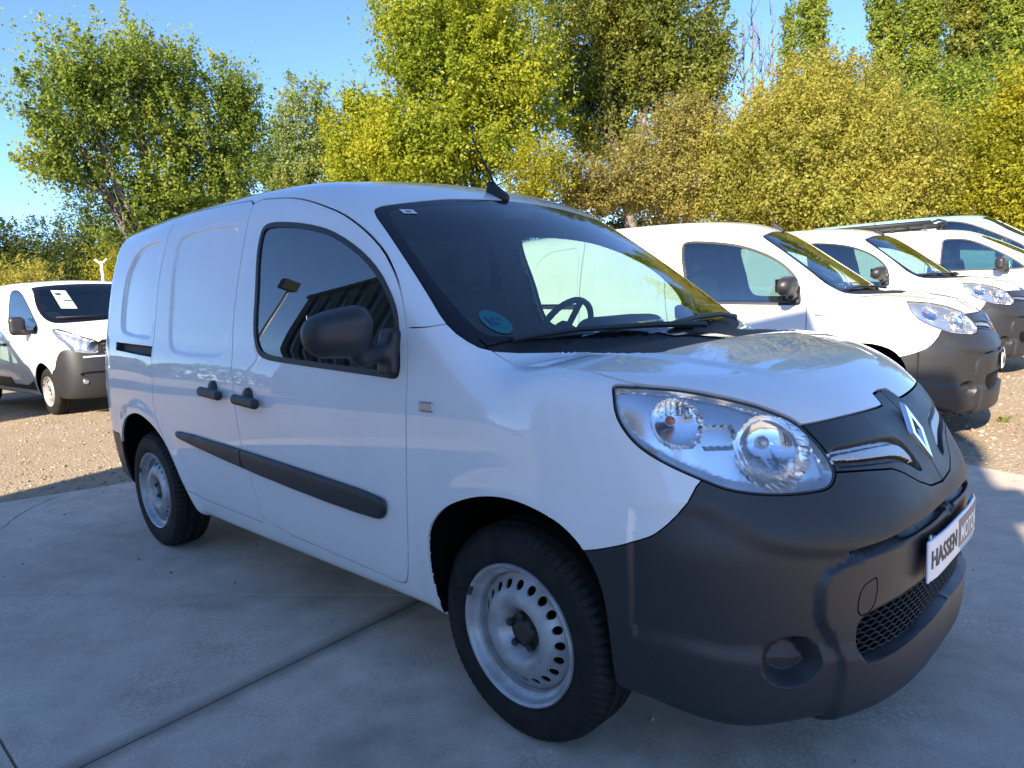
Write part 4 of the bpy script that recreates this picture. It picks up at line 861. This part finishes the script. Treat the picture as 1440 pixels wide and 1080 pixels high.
# left: broad poplar with silvery leaves, thin one beside it, dark ones behind
tree('broad_poplar_tree', 'broad spreading poplar with silvery green leaves left of the van roof', [(110, 105, 50, 34, 24), (175, 85, 40, 34, 24.5), (75, 160, 40, 46, 23.5), (150, 160, 60, 50, 24.5), (75, 222, 34, 30, 23.5), (120, 240, 46, 26, 24), (205, 115, 26, 46, 25), (262, 122, 32, 36, 25), (325, 135, 26, 38, 25.5), (345, 170, 22, 30, 25.5), (255, 195, 58, 46, 25), (325, 220, 40, 50, 25.5), (230, 268, 66, 36, 24.5), (320, 272, 52, 40, 25), (190, 322, 42, 36, 24.5), (260, 310, 50, 36, 25)], 40000, .15, LM['green'], (255, 24.5), .2, .46, 46)
tree('slim_poplar_tree', 'slim silvery poplar between the broad poplar and the yellow green trees', [(412, 152, 17, 34, 33), (448, 152, 14, 28, 33), (398, 205, 18, 36, 33), (440, 205, 24, 36, 33), (400, 245, 30, 30, 33), (462, 190, 14, 34, 33), (378, 235, 22, 32, 33), (425, 252, 32, 26, 33), (470, 248, 26, 30, 33), (445, 225, 24, 30, 33)], 15000, .17, LM['silver'], (425, 33), .13, .4, 34)
tree('bushy_tree', 'dark rounded tree low behind the white van on the left', [(125, 330, 34, 44, 34), (95, 375, 40, 25, 34), (140, 375, 30, 30, 33)], 7500, .14, LM['dark'], (120, 34), .16, .45)
tree('bushy_tree', 'dark green tree low at the left edge of the lot', [(55, 360, 40, 34, 38), (15, 360, 34, 34, 38), (-30, 365, 40, 36, 38)], 7500, .15, LM['dark'], (30, 38), .16, .45)
tree('low_bush', 'yellowish bush behind the white van roof at the left edge', [(30, 392, 46, 14, 28), (-20, 388, 30, 16, 28)], 2500, .11, LM['olive'], (20, 28), .06, .3, cat='bush')
tree('low_bush', 'yellow green bush beside the white camera pole', [(158, 372, 22, 24, 26), (185, 360, 22, 40, 26), (175, 395, 30, 14, 26)], 3200, .11, LM['yellow'], (170, 26), .06, .3, cat='bush')
# centre
tree('yellow_green_tree', 'big yellow green poplar behind the middle of the van roof', [(620, 30, 85, 55, 21), (700, 60, 70, 70, 21.5), (580, 80, 45, 45, 20.5), (650, 120, 80, 60, 21), (565, 18, 34, 28, 21), (730, 140, 60, 70, 21.5), (600, 190, 70, 55, 20.5), (680, 215, 80, 50, 21), (640, -45, 80, 40, 21.5), (735, -35, 50, 40, 22), (545, 200, 40, 45, 20.5), (590, 245, 60, 30, 20.5)], 52000, .145, LM['lime'], (690, 21), .16, .44, 40)
tree('leaning_young_tree', 'young yellow leaved tree left of the big yellow green poplar', [(512, 165, 26, 24, 23), (492, 210, 28, 32, 23), (532, 200, 32, 42, 23), (500, 240, 40, 26, 23), (545, 240, 40, 26, 23)], 15000, .14, LM['lime'], (510, 23), .09, .4, 36)
tree('dark_poplar_tree', 'tall dark green poplar with bare pale limbs right of the big yellow green tree', [(850, 20, 70, 60, 26), (930, 40, 55, 70, 26), (1000, 65, 22, 60, 26), (880, 110, 60, 60, 26.5), (960, 120, 60, 45, 26), (820, 150, 42, 60, 26.5), (985, 115, 32, 40, 26), (860, 200, 50, 36, 27), (920, -45, 70, 40, 26), (830, -40, 50, 40, 26), (780, 90, 36, 60, 27)], 44000, .17, LM['mid'], (885, 26), .24, .46, 40)
tree('yellow_shrub', 'small bright yellow shrub behind the van aerial', [(760, 245, 42, 34, 18), (740, 270, 42, 22, 18), (780, 220, 22, 28, 18)], 5500, .085, LM['yellow'], (760, 18), .05, .28, cat='bush')
tree('brown_bush', 'brownish dry bush behind the windscreen top', [(870, 262, 62, 34, 19), (820, 268, 36, 32, 19), (930, 225, 44, 42, 19.5), (960, 180, 36, 30, 20), (950, 275, 60, 40, 19.5), (990, 200, 30, 40, 20)], 26000, .105, LM['tan'], (900, 19.5), .06, .3, cat='bush')
tree('broad_olive_bush', 'huge rounded olive yellow bush behind the parked vans', [(1145, 138, 62, 44, 21), (1072, 192, 52, 44, 20.5), (1130, 200, 85, 60, 20), (1215, 168, 48, 50, 21), (1030, 240, 58, 55, 19.5), (1110, 270, 80, 50, 19), (1200, 240, 80, 70, 20), (1280, 230, 55, 60, 21), (1270, 285, 60, 36, 20), (1180, 300, 80, 30, 19), (1040, 295, 50, 30, 19), (1160, 104, 24, 18, 21.5)], 68000, .11, LM['olive'], (1140, 20), .12, .36, cat='bush', shell=.4)
# right: poplars and others
def poplar(label, px, w, ytop, ybot, d, n, lm, name='lombardy_poplar_tree', sz=.13):
    k = max(int((ybot-ytop)/(w*1.1)), 3); L = [(px+random.uniform(-.12, .12)*w, ytop+(ybot-ytop)*(i+.5)/k, w*(.26 if i == 0 else .36+.08*random.random()), (ybot-ytop)/k*.75, d) for i in range(k)]
    return tree(name, label, L, n, sz, lm, (px, d), .16, .30, 22, 'narrow poplars in the row at the right', sub=2, spray=.5)
poplar('thin short poplar leaning out above the olive bush', 1112, 22, 15, 130, 40, 2200, LM['green'], sz=.17)
poplar('narrow poplar rising alone above the olive bush', 1147, 40, -60, 110, 38, 9000, LM['green'], sz=.18)
poplar('first poplar of the row of four at the right', 1245, 44, -120, 160, 34, 15000, LM['green'], sz=.17)
poplar('second poplar of the row, the fullest of the four', 1298, 60, -120, 190, 34, 20000, LM['green'], sz=.17)
poplar('third poplar of the row, with the darkest leaves', 1360, 56, -40, 210, 32, 17000, LM['mid'], sz=.17)
poplar('last poplar of the row at the right edge', 1425, 60, -120, 170, 31, 17000, LM['green'], sz=.16)
tree('mixed_tree', 'olive green tree in front of the poplar row at the right', [(1340, 170, 50, 50, 25), (1375, 220, 45, 55, 24), (1330, 235, 45, 50, 24), (1365, 285, 45, 36, 23), (1400, 150, 50, 45, 25)], 22000, .13, LM['green'], (1360, 24), .12, .4)
tree('bright_green_tree', 'bright yellow green tree at the right edge behind the blue van', [(1425, 215, 45, 50, 21), (1440, 160, 40, 45, 21), (1415, 285, 42, 34, 20), (1460, 270, 60, 60, 20)], 19000, .115, LM['yellow'], (1435, 21), .1, .36)
for px, top, l_ in ((1046, 20, 'leftmost of four bare grey poplar stems above the olive bush'), (1058, -10, 'tallest bare poplar stem, second from the left of four'), (1070, 30, 'shortest bare poplar stem, third from the left of four'), (1085, -5, 'rightmost of four bare grey poplar stems above the olive bush')):
    q = at(px, 415, 36); b = MB(); g0 = float(gz(q[0], q[1])); hgt = at(px, top, 36)[2]-g0; r = tag(empty('bare_poplar', (q[0], q[1], g0)), l_, 'tree', 'bare poplar stems')
    b.tube([(0, 0, 0), (.1, 0, hgt*.5), (0, .1, hgt)], [.09, .06, .015], 5); b.obj('trunk', M['bark'], r, True); b = MB()
    for k in range(26): z = hgt*(.45+.5*random.random()); a = random.random()*6.28; ln = .5+.7*random.random(); b.tube([(0, 0, z), (cos(a)*ln*.35, sin(a)*ln*.35, z+ln*.6), (cos(a)*ln*.45, sin(a)*ln*.45, z+ln*1.3)], [.02, .014, .006], 4)
    b.obj('limbs', M['bark'], r, True)
# hedge belt that closes the lot behind the vans
hb = []
for px in range(420, 1560, 50): hb.append((px, 330+random.uniform(-16, 6), 44, 60, 30))
tree('hedge', 'dark overgrown hedge along the far side of the lot', hb, 30000, .19, LM['mid'], (900, 30), .05, .4, cat='hedge', limbs=False)
hb = [(px, 405+random.uniform(-10, 4), 40, 44, 46) for px in range(-160, 430, 46)]
tree('hedge', 'dark hedge far behind the white van on the left', hb, 14000, .24, LM['dark'], (150, 46), .05, .5, cat='hedge', limbs=False)
def far_wood():
    N = 30000; a = rng.random(N)*2*pi; r = 95+rng.random(N)*25; top = 5+2.2*np.sin(a*9)+1.6*np.sin(a*23+1)+1.2*np.sin(a*41); z = top*rng.random(N)**.8
    C = np.stack([r*np.cos(a), r*np.sin(a), z], 1); C[:, 2] += gz(C[:, 0], C[:, 1]); V, F = leaves(C, 1.5); tag(obj('far_wood', V, F, LM['dark'], None, False), kind='stuff')
far_wood()

# poles
q = at(145, 392, 21); b = MB(); r = tag(empty('camera_pole', (q[0], q[1], float(gz(q[0], q[1])))), 'white pole with a forked head standing behind the white van on the left', 'pole'); h_ = at(143, 368, 21)[2]-r.location.z
b.tube([(0, 0, 0), (0, 0, h_)], .035, 8); b.obj('post', M['white_metal'], r, True)
b = MB(); ca = Vector(CR)*.15; b.tube([(-ca[0], -ca[1], h_+.06), (-ca[0]*.4, -ca[1]*.4, h_-.02), (ca[0]*.4, ca[1]*.4, h_-.02), (ca[0], ca[1], h_+.06)], .03, 6); b.obj('floodlight_arm', M['white_metal'], r, True)
q = at(1367, 330, 17); b = MB(); r = tag(empty('thin_post', (q[0], q[1], float(gz(q[0], q[1])))), 'thin white post in front of the bright green tree', 'post'); b.tube([(0, 0, 0), (0, 0, at(1367, 290, 17)[2]-r.location.z)], .011, 6); b.obj('post', M['hub'], r, True)
q = at(1228, 330, 16)

# ------------------------------------------------------------------ other vans: one builder, two body shapes
def other_van(kind, paint, h=.030, side_glass=False, rack=False):
    if kind == 'big':
        V2 = Spl([(.2, .90), (.4, .95), (.6, .972), (.9, .978), (1.1, .965), (1.3, .93), (1.5, .885), (1.7, .83), (1.85, .775), (1.97, .70)]); PF2 = Spl([(.1, .80), (.2, .84), (.35, .90), (.5, .925), (.65, .925), (.8, .905), (.95, .87), (1.05, .83), (1.15, .77), (1.25, .66)])
        CC2 = Spl([(-.3, .01), (0, 0), (.3, .01), (.5, .04), (.7, .11), (.8, .17), (.88, .26), (.94, .4), (.99, .62)]); ZH2 = Spl([(-.2, 1.34), (.1, 1.30), (.3, 1.26), (.5, 1.20), (.65, 1.14), (.75, 1.09), (.85, 1.02)])
        XW2 = Spl([(1.1, .45), (1.3, .20), (1.5, -.12), (1.8, -.58), (1.9, -.74), (2.0, -.9)]); RR2 = Spl([(-.4, 1.74), (-.7, 1.88), (-1.0, 1.935), (-1.5, 1.965), (-3, 1.97), (-4.1, 1.95)]); xr, zc, R, wb, hw = -4.05, 1.2, .337, -3.098, .86
        win = [(-1.56, 1.72), (-1.55, 1.80), (-1.47, 1.825), (-1.25, 1.815), (-.99, 1.75), (-.74, 1.63), (-.44, 1.47), (-.18, 1.32), (-.07, 1.24), (-.06, 1.17), (-.12, 1.15), (-.3, 1.155), (-1.10, 1.235), (-1.30, 1.27), (-1.42, 1.36)]
        wsP = [(0, 1.875), (.3, 1.87), (.55, 1.855), (.70, 1.84), (.755, 1.825), (.765, 1.80), (.785, 1.74), (.82, 1.66), (.865, 1.53), (.885, 1.40), (.86, 1.325), (.78, 1.29), (.5, 1.295), (0, 1.315)]
        wiP = [(0, 1.83), (.3, 1.825), (.55, 1.815), (.67, 1.80), (.705, 1.785), (.725, 1.74), (.765, 1.65), (.81, 1.52), (.83, 1.41), (.80, 1.36), (.74, 1.345), (.5, 1.34), (0, 1.35)]
        lamp = [(.24, -.86, 1.23), (.45, -.80, 1.185), (.63, -.70, 1.11), (.74, -.56, 1.05), (.79, -.51, 1.01), (.84, -.53, .86), (.78, -.69, .875), (.72, -.79, .90), (.67, -.83, .95), (.61, -.85, 1.02), (.53, -.89, 1.07), (.40, -.90, 1.15)]
        bfP = [(.70, .93), (.58, .93), (.50, .86), (.44, .76), (.42, .68), (.30, .62)]; gr = [(-.1, 1.07), (.30, 1.06), (.50, 1.025), (.555, .99), (.57, .87), (.30, .85), (-.1, .84)]; mir_c = (-.42, -1.10, 1.28); mid_z = 1.0; bottom = .25
        low = [(-.1, .62), (.40, .62), (.76, .62), (.78, .58), (.74, .55), (.40, .53), (-.1, .53)]
    else:
        V2 = Spl([(.1, .76), (.20, .80), (.30, .845), (.42, .877), (.55, .895), (.70, .905), (.85, .905), (1.0, .893), (1.1, .88), (1.2, .863), (1.35, .83), (1.5, .792), (1.6, .762), (1.7, .725), (1.85, .66)]); PF2 = Spl([(.05, .76), (.3, .868), (.5, .892), (.66, .885), (.78, .85), (.92, .80), (1.0, .73), (1.1, .6)])
        CC2 = Spl([(-.2, .004), (0, 0), (.2, .004), (.45, .055), (.55, .105), (.64, .165), (.72, .24), (.8, .36), (.86, .5), (.92, .72)]); ZH2 = Spl([(-.4, 1.19), (.03, 1.15), (.3, 1.11), (.5, 1.07), (.65, 1.02), (.8, .95)])
        XW2 = Spl([(1.0, .42), (1.12, .25), (1.3, -.10), (1.5, -.46), (1.665, -.78), (1.8, -1.05)]); RR2 = Spl([(-.5, 1.58), (-.75, 1.67), (-.9, 1.72), (-1.1, 1.765), (-1.4, 1.80), (-2.2, 1.82), (-3.5, 1.78)]); xr, zc, R, wb, hw = -3.45, 1.05, .317, -2.73, .775
        win = [(-1.28, 1.50), (-1.27, 1.60), (-1.20, 1.615), (-.98, 1.60), (-.80, 1.545), (-.55, 1.41), (-.30, 1.25), (-.14, 1.12), (-.10, 1.075), (-.16, 1.06), (-.5, 1.065), (-1.18, 1.08), (-1.27, 1.10), (-1.285, 1.2)]
        wsP = [(0, 1.655), (.3, 1.645), (.5, 1.63), (.64, 1.605), (.69, 1.57), (.75, 1.41), (.79, 1.25), (.79, 1.17), (.70, 1.13), (0, 1.15)]; wiP = [(0, 1.62), (.3, 1.61), (.5, 1.60), (.60, 1.58), (.65, 1.53), (.705, 1.39), (.74, 1.25), (.73, 1.19), (.66, 1.165), (0, 1.18)]
        lamp = [(.30, -.763, 1.06), (.43, -.64, 1.04), (.60, -.53, .98), (.70, -.48, .90), (.74, -.48, .80), (.67, -.626, .79), (.55, -.736, .83), (.43, -.79, .89), (.34, -.80, .98)]
        bfP = [(.60, .82), (.50, .76), (.40, .68), (.25, .64)]; gr = [(-.1, .93), (.3, .92), (.46, .88), (.44, .80), (-.1, .78)]; mir_c = (-.42, -1.03, 1.16); mid_z = .9; bottom = .28; low = [(-.1, .5), (.45, .48), (.5, .40), (-.1, .38)]
    def F0(p):
        x, a, z = p[:, 0], np.abs(p[:, 1]), p[:, 2]; side = a-V2(z); front = (x-(PF2(z)-CC2(a)))*.8; hood = (z-(ZH2(x)-.03*(a/.8)**2))*.93
        roof = z-(RR2(x)-.05*(a/.75)**2); ws_ = (x-(XW2(np.maximum(z, zc))-.13*a*a))*.65; rear = xr-x
        lower = smax(smax(side, hood, .12), front, .10); upper = smax(smax(smax(side, roof, .14), ws_, .07), rear, .15); lower = smax(lower, -2.0-x, .1)
        return smax(smin(lower, upper, .04), bottom-z, .05)
    sm = lambda p: np.abs(p[:, 1]) > .5
    W_ = Curve('S', win, True, sm, 1); wsM = lambda p: (p[:, 0] > -1.3) & (p[:, 0] < .4) & (p[:, 2] > zc-.1)
    ws = Curve('F', wsP+[(-x, z) for x, z in wsP[::-1]], True, wsM, 1); wsi = Curve('F', wiP+[(-x, z) for x, z in wiP[::-1]], True, wsM, 1)
    lm = Curve('O', [((x+y)*R2, z) for x, y, z in lamp], True, lambda p: (p[:, 0] > .15) & (p[:, 2] > .7), 1)
    bfR0 = Curve('S', bfP+[(.25, .1), (1.2, .1), (1.2, bfP[0][1])], True, lambda p: p[:, 0] > .2, 1, 1.0); grC = Curve('F', gr, True, lambda p: p[:, 0] > .5, 1); loC = Curve('F', low, True, lambda p: p[:, 0] > .5, 1)
    def bfR(p):
        r = bfR0(p); return np.where((r < 5) & (lm(p) < 0), 9, r)
    arcs = [Curve('S', [(wx+.40*cos(t), .36+.395*sin(t)) for t in np.linspace(-.2, pi+.2, 22)]+[(wx-.40, .1), (wx+.40, .1)], True, sm, 0) for wx in (.0, wb)]
    strip = Curve('S', [(-3.9 if kind == 'big' else -3.3, .50), (-.42, .50), (-.40, .34), (-3.9 if kind == 'big' else -3.3, .34)], True, sm, 0)
    xd = -1.62 if kind == 'big' else -1.50
    doorC = Curve('S', [(xd, .40), (xd, 1.55), (xd+.02, max(p[1] for p in win)+.06), (win[3][0], max(p[1] for p in win)+.075), (win[5][0]+.02, win[5][1]+.07), (win[7][0]+.10, win[7][1]+.04), (.07 if kind == 'big' else -.02, 1.10), (-.05, .95), (-.40, .72), (-.45, .40)], True, sm, 1)
    sg = Curve('S', [(xd-1.05, 1.30), (xd-1.05, 1.78), (xd-.12, 1.80), (xd-.12, 1.27)], True, sm, 2)
    cuts = [(W_, [0, -.022]), (ws, [0]), (wsi, [0]), (lm, [0, .008]), (arcs[0], [0]), (arcs[1], [0]), (strip, [0])]+([(sg, [0, -.02])] if side_glass else [])
    steep = [(grC, .02, .01), (loC, .03, .012)]
    gaps = [(doorC, .003), (bfR, .003), (grC, .002)]
    V, T, N, F1 = build_body(F0, (xr-.06, -1.05, bottom-.06), (1.0, .05, 2.05), h, cuts, [], gaps, steep); B = (V, T, N); C = V[T].mean(1); left = np.ones(len(T), bool)
    def take(mask):
        k = left & mask; left[k] = False; return k
    root = empty('parked_van'); take((arcs[0](C) < 0) | (arcs[1](C) < 0))
    kws = take(wsi(C) < 0); kfr = take(ws(C) < 0); wo = W_(C); kwin = take(wo < -.022); ksl = take(wo < 0); so_ = sg(C) if side_glass else np.full(len(C), 9.); ksg = take(so_ < -.02); ksf = take(so_ < 0)
    kl = take(lm(C) < 0); kg_ = take(lm(C) < .008); kgr = take(grC(C) < 0); kb = take(bfR0(C) < 0); kd = take(doorC(C) < 0); kst = take(strip(C) < 0); khd = take((C[:, 0] > -.1) & (C[:, 2] > 1.0) & (N[T].mean(1)[:, 2] > .55) & (ws(C) > .0) & (C[:, 2] < 1.36))
    panel('body_shell', B, left, paint, root); panel('hood', B, khd, paint, root, depth=.0); w_ = panel('windscreen', B, kws, M['glass'], root, depth=0); panel('glass_border', B, kfr, M['frit'], w_, depth=.005)
    bu = panel('front_bumper', B, kb, M['plastic'], root); g_ = panel('grille', B, kgr, M['dark'], root)
    zl, zh = gr[-1][1]+.03, gr[0][1]-.03
    for z in np.linspace(zl, zh, 4):
        b = MB(); b.tube([(float(PF2(z)-CC2(abs(y)))-.004, y, z) for y in np.linspace(-gr[2][0]+.02, gr[2][0]-.02, 13)], .008, 5); b.obj('grille_bar', M['plastic'], g_, True)
    b = MB(); z = gr[-1][1]-.018; b.tube([(float(PF2(z)-CC2(abs(y)))+.004, y, z) for y in np.linspace(-.72, .72, 17)], .014, 6); b.obj('bumper_trim', paint if kind == 'big' else M['plastic'], bu, True)
    for sd, nm in ((-1, 'near'), (1, 'far')):
        mir = np.array([1, 1 if sd < 0 else -1, 1]); d = panel('front_door', B, kd, paint, root, sides=nm)
        panel('door_window', B, kwin, M['side_glass'], d, sides=nm, depth=0); panel('window_seal', B, ksl, M['seal'], d, sides=nm, depth=.01, off=.001)
        if side_glass: s_ = panel('side_window', B, ksg, M['glass'], root, sides=nm, depth=0); panel('window_seal', B, ksf, M['seal'], s_, sides=nm, depth=.01, off=.001)
        panel('lower_cladding', B, kst, M['plastic'], root, sides=nm, depth=.01, off=.008)
        def MF(p):
            q = p*mir; c = np.array(mir_c); hs = rbox(q, c, (.14, .20, .26 if kind == 'big' else .20), .06, rotm('Z', -14)); return smin(hs, rbox(q, c+np.array([.06, .13, -.10]), (.08, .18, .07), .03), .04)
        c = np.array(mir_c); lo, hi_ = (c-[.16, .18, .2])*mir, (c+[.2, .28, .2])*mir; solid('door_mirror', MF, np.minimum(lo, hi_), np.maximum(lo, hi_), .016, M['plastic'], root)
        hl = empty('headlight', (0, 0, 0), 0, root); panel('lamp_lens', B, kl, M['lens'], hl, sides=nm, depth=0)
        v, t, n_ = sub(V, T, kl, N); dl = np.maximum(-lm(v), 0); u_, z_ = PROJ['O'](v).T; uc = np.quantile(u_, .72); zc_ = np.quantile(z_, .40); r1 = np.hypot((u_-uc)/.085, (z_-zc_)/.075)
        dep = np.where(r1 < 1, .04+.07*np.sqrt(np.maximum(1-r1*r1, 0)), np.minimum(dl*1.5, .035)+.004*np.sin(u_*70)); v3 = v+dep[:, None]*np.array([-.8, .6, 0])-n_*.004
        obj('reflector', v3*mir, np.ascontiguousarray(t if sd < 0 else t[:, ::-1]), M['reflector_dull'], hl, True, None, 25); panel('lamp_gasket', B, kg_, M['seal'], hl, sides=nm, depth=.01)
        for hx in (xd+.12, xd-.14):
            yb = float(on_surface(F1, 'S', [(hx, mid_z)], (-1.2, -.5))[0][1]); b = MB(); b.tube([((hx-.08), yb*-sd*1.0, mid_z), ((hx-.07), (yb-.03)*-sd, mid_z), ((hx+.07), (yb-.03)*-sd, mid_z), ((hx+.08), yb*-sd, mid_z)], .018, 8); b.obj('door_handle', M['plastic'], d if hx > xd else root, True)
        for wx, ar in ((0, arcs[0]), (wb, arcs[1])):
            b = MB(); q = [(wx+.42*cos(t), .36+.41*sin(t)) for t in np.linspace(.02, pi-.02, 18)]; m_ = len(q); b.add([(x, sd*hw*1.04, z) for x, z in q]+[(x, sd*.45, z) for x, z in q], [(i, i+1, m_+i+1, m_+i) for i in range(m_-1)]+[tuple(range(m_, 2*m_))]); b.obj('wheel_well', M['void'], root)
            make_wheel(root, (wx, sd*(hw-.02), R), sd, R, .213, .205, 16)
        b = MB()
        if kind == 'big': b.add([(0, 0, 0)]*0, []) 
    v, t = nets(lambda p: F0(p)+.03, (xr, -1.05, bottom), (.9, .05, 2.05), .05); v, t = cut(v, t, v[:, 1]); t = t[v[t].mean(1)[:, 1] < 0]; c = v[t].mean(1)
    hide = (arcs[0](c) < .03) | (arcs[1](c) < .03) | (ws(c) < .02) | (W_(c) < .0) | (sg(c) < 0 if side_glass else False) | ((c[:, 0] > .1) & (c[:, 2] > .75) & (c[:, 2] < 1.25) & (np.abs(c[:, 1]) > .4)); g = grad(F0, v); v, t, g = sub(v, t, ~hide, g); v[np.abs(v[:, 1]) < 2e-5, 1] = 0; v, t, g = both(v, t, g); obj('inner_structure', v, np.ascontiguousarray(t), M['cabin'], root, True, -g)
    zt = RR2(xd)-.25; b = MB(); b.box((xd-.10, 0, (zt+.5)/2), (.03, 1.45, float(zt)-.5))
    if not side_glass: b.obj('bulkhead', M['cabin'], root)
    zd = wsP[-1][1]-.16; solid('dashboard', lambda p: rbox(p, (.05, 0, zd-.05), (.55, 1.6, .34), .09, rotm('Y', 10)), (-.4, -.9, zd-.4), (.5, .9, zd+.3), .05, M['cabin'], root)
    cw = np.array([-.35, .40, zd+.06]); b = MB(); Rw = rotm('Y', -50); b.tube([cw+Rw@np.array([.19*cos(t), .19*sin(t), 0]) for t in np.linspace(0, 2*pi, 28)], .016, 6, False); b.tube([cw-Rw[:, 0]*.18, cw+Rw[:, 0]*.18], .02, 6); b.obj('steering_wheel', M['dark'], root, True)
    for yy in (.40, -.40):
        s_ = solid('seat', lambda p: smin(rbox(p, (-.92, yy, zd-.36), (.50, .48, .18), .06), rbox(p, (-1.18, yy, zd-.02), (.15, .46, .66), .065, rotm('Y', -12)), .06), (-1.45, yy-.3, zd-.6), (-.6, yy+.3, zd+.4), .04, M['fabric'], root)
        solid('headrest', lambda p: rbox(p, (-1.26, yy, zd+.40), (.09, .25, .18), .042), (-1.4, yy-.16, zd+.25), (-1.1, yy+.16, zd+.55), .025, M['fabric'], s_)
    b = MB(); b.box((-1.5, 0, bottom+.08), (4.6 if kind == 'big' else 3.9, 1.2, .08)); b.obj('underbody', M['void'], root)
    for pts in ([(-.75, wsP[-1][1]+.045), (-.3, wsP[-1][1]+.045), (.05, wsP[-1][1]+.04)], [(.08, wsP[-1][1]+.045), (.4, wsP[-1][1]+.05), (.72, wsP[-1][1]+.04)]):
        s3 = on_surface(F1, 'F', pts, (.6, -.9)); b = MB(); b.tube(s3+[.02, 0, .015], .012, 6); b.obj('wiper', M['dark'], root, True)
    if kind == 'big':
        s3 = on_surface(F1, 'F', [(-.60, 1.50), (-.40, 1.49), (-.385, 1.765), (-.57, 1.775)], (.6, -1.2))+[.008, 0, .004]; pp = obj('price_sheet', s3, [(0, 1, 2, 3)], M['paper'], w_, False)
        for (a, z, ww, hh, mm) in ((-.55, 1.70, .07, .03, 'sticker_blue'), (-.50, 1.60, .10, .02, 'sticker_teal')):
            q = on_surface(F1, 'F', [(a, z), (a+ww, z), (a+ww, z+hh), (a, z+hh)], (.6, -1.2))+[.012, 0, .006]; obj('print_mark', q, [(0, 1, 2, 3)], M[mm], pp, False)
        b = MB(); y0, z0 = -.72, .49; xx = float(PF2(z0)-CC2(.72))-.02; V_, F_ = lathe_ball((xx, y0, z0), .045); obj('fog_lamp', V_, F_, M['reflector'], bu)
    else:
        pxx = .90; pl = MB().box((pxx, 0, .56), (.01, .52, .11)).obj('number_plate', M['plate'], root)
    if rack:
        rk = tag(empty('roof_rack', (-1.75, 0, 1.80)), 'black steel roof rack with mesh deck on the third sunlit van', 'roof rack'); o = np.array([-1.75, 0, 1.80])
        for yy in (-.62, .62):
            b = MB(); b.tube([(-1.9, yy, .12), (.28, yy, .12)], .040, 6); b.obj('rack_rail', M['dark'], rk, True)
        for xx in (-1.8, -1.3, -.8, -.3, .2):
            b = MB(); b.tube([(xx, -.62, .12), (xx, .62, .12)], .018, 6); b.obj('rack_bar', M['dark'], rk, True)
            for yy in (-.62, .62):
                b = MB(); b.box((xx, yy, .06), (.06, .05, .11)); b.obj('rack_foot', M['dark'], rk)
        b = MB(); b.tube([(.29, -.62, .12), (.34, -.3, .17), (.34, .3, .17), (.29, .62, .12)], .02, 6); b.obj('rack_deflector', M['dark'], rk, True)
        return root, rk
    return root
def place(o, x, y, z, deg): o.location = (x, y, z); o.rotation_euler.z = radians(deg)
tr = other_van('big', M['paint']); place(tr, -10.45, 1.45, -.114, 4.1); tag(tr, 'large white van with a paper sheet behind its windscreen, parked at the left', 'van', 'large white vans at the left')
tr2 = copy_tree(tr, None, ('price_sheet',)); place(tr2, -11.0, -1.30, -.12, 4.1); tr2['label'] = 'white van just outside the left edge that shades the side of the large white van'
pv, rk = other_van('small', M['paint'], .036, rack=True); place(pv, -.52, 12.2, .25, 3); tag(pv, 'white van with a black roof rack, third in the sunlit row', 'van'); place(rk, -.52-1.75, 12.2-.09, .25+1.79, 3)
M['pale_paint'] = mat('pale_blue_paint', (.25, .43, .54), .3, 0, 1.0)
v6 = other_van('big', M['pale_paint'], .040, side_glass=True); place(v6, -1.0, 15.0, .50, 4); tag(v6, 'pale blue van with large side windows, farthest in the row at the right', 'van')
import time as _t; _t0 = _t.time()
van = small_van(); tag(van, 'white delivery van with black front bumper standing on the concrete yard in the shade', 'van', 'white delivery vans of the same kind')
k1 = copy_tree(van, None, ('round_sticker', 'test_sticker')); k1.location = (-.62, 4.35, .058); k1.rotation_euler.z = radians(8.35); k1['label'] = 'white delivery van parked on the gravel right behind the shaded van'
k2 = copy_tree(van, None, ('round_sticker', 'test_sticker')); k2.location = (-.84, 7.81, .144); k2.rotation_euler.z = radians(-1.4); k2['label'] = 'white delivery van second in the sunlit row, beyond the nearest gravel van'
print('VAN', _t.time()-_t0)
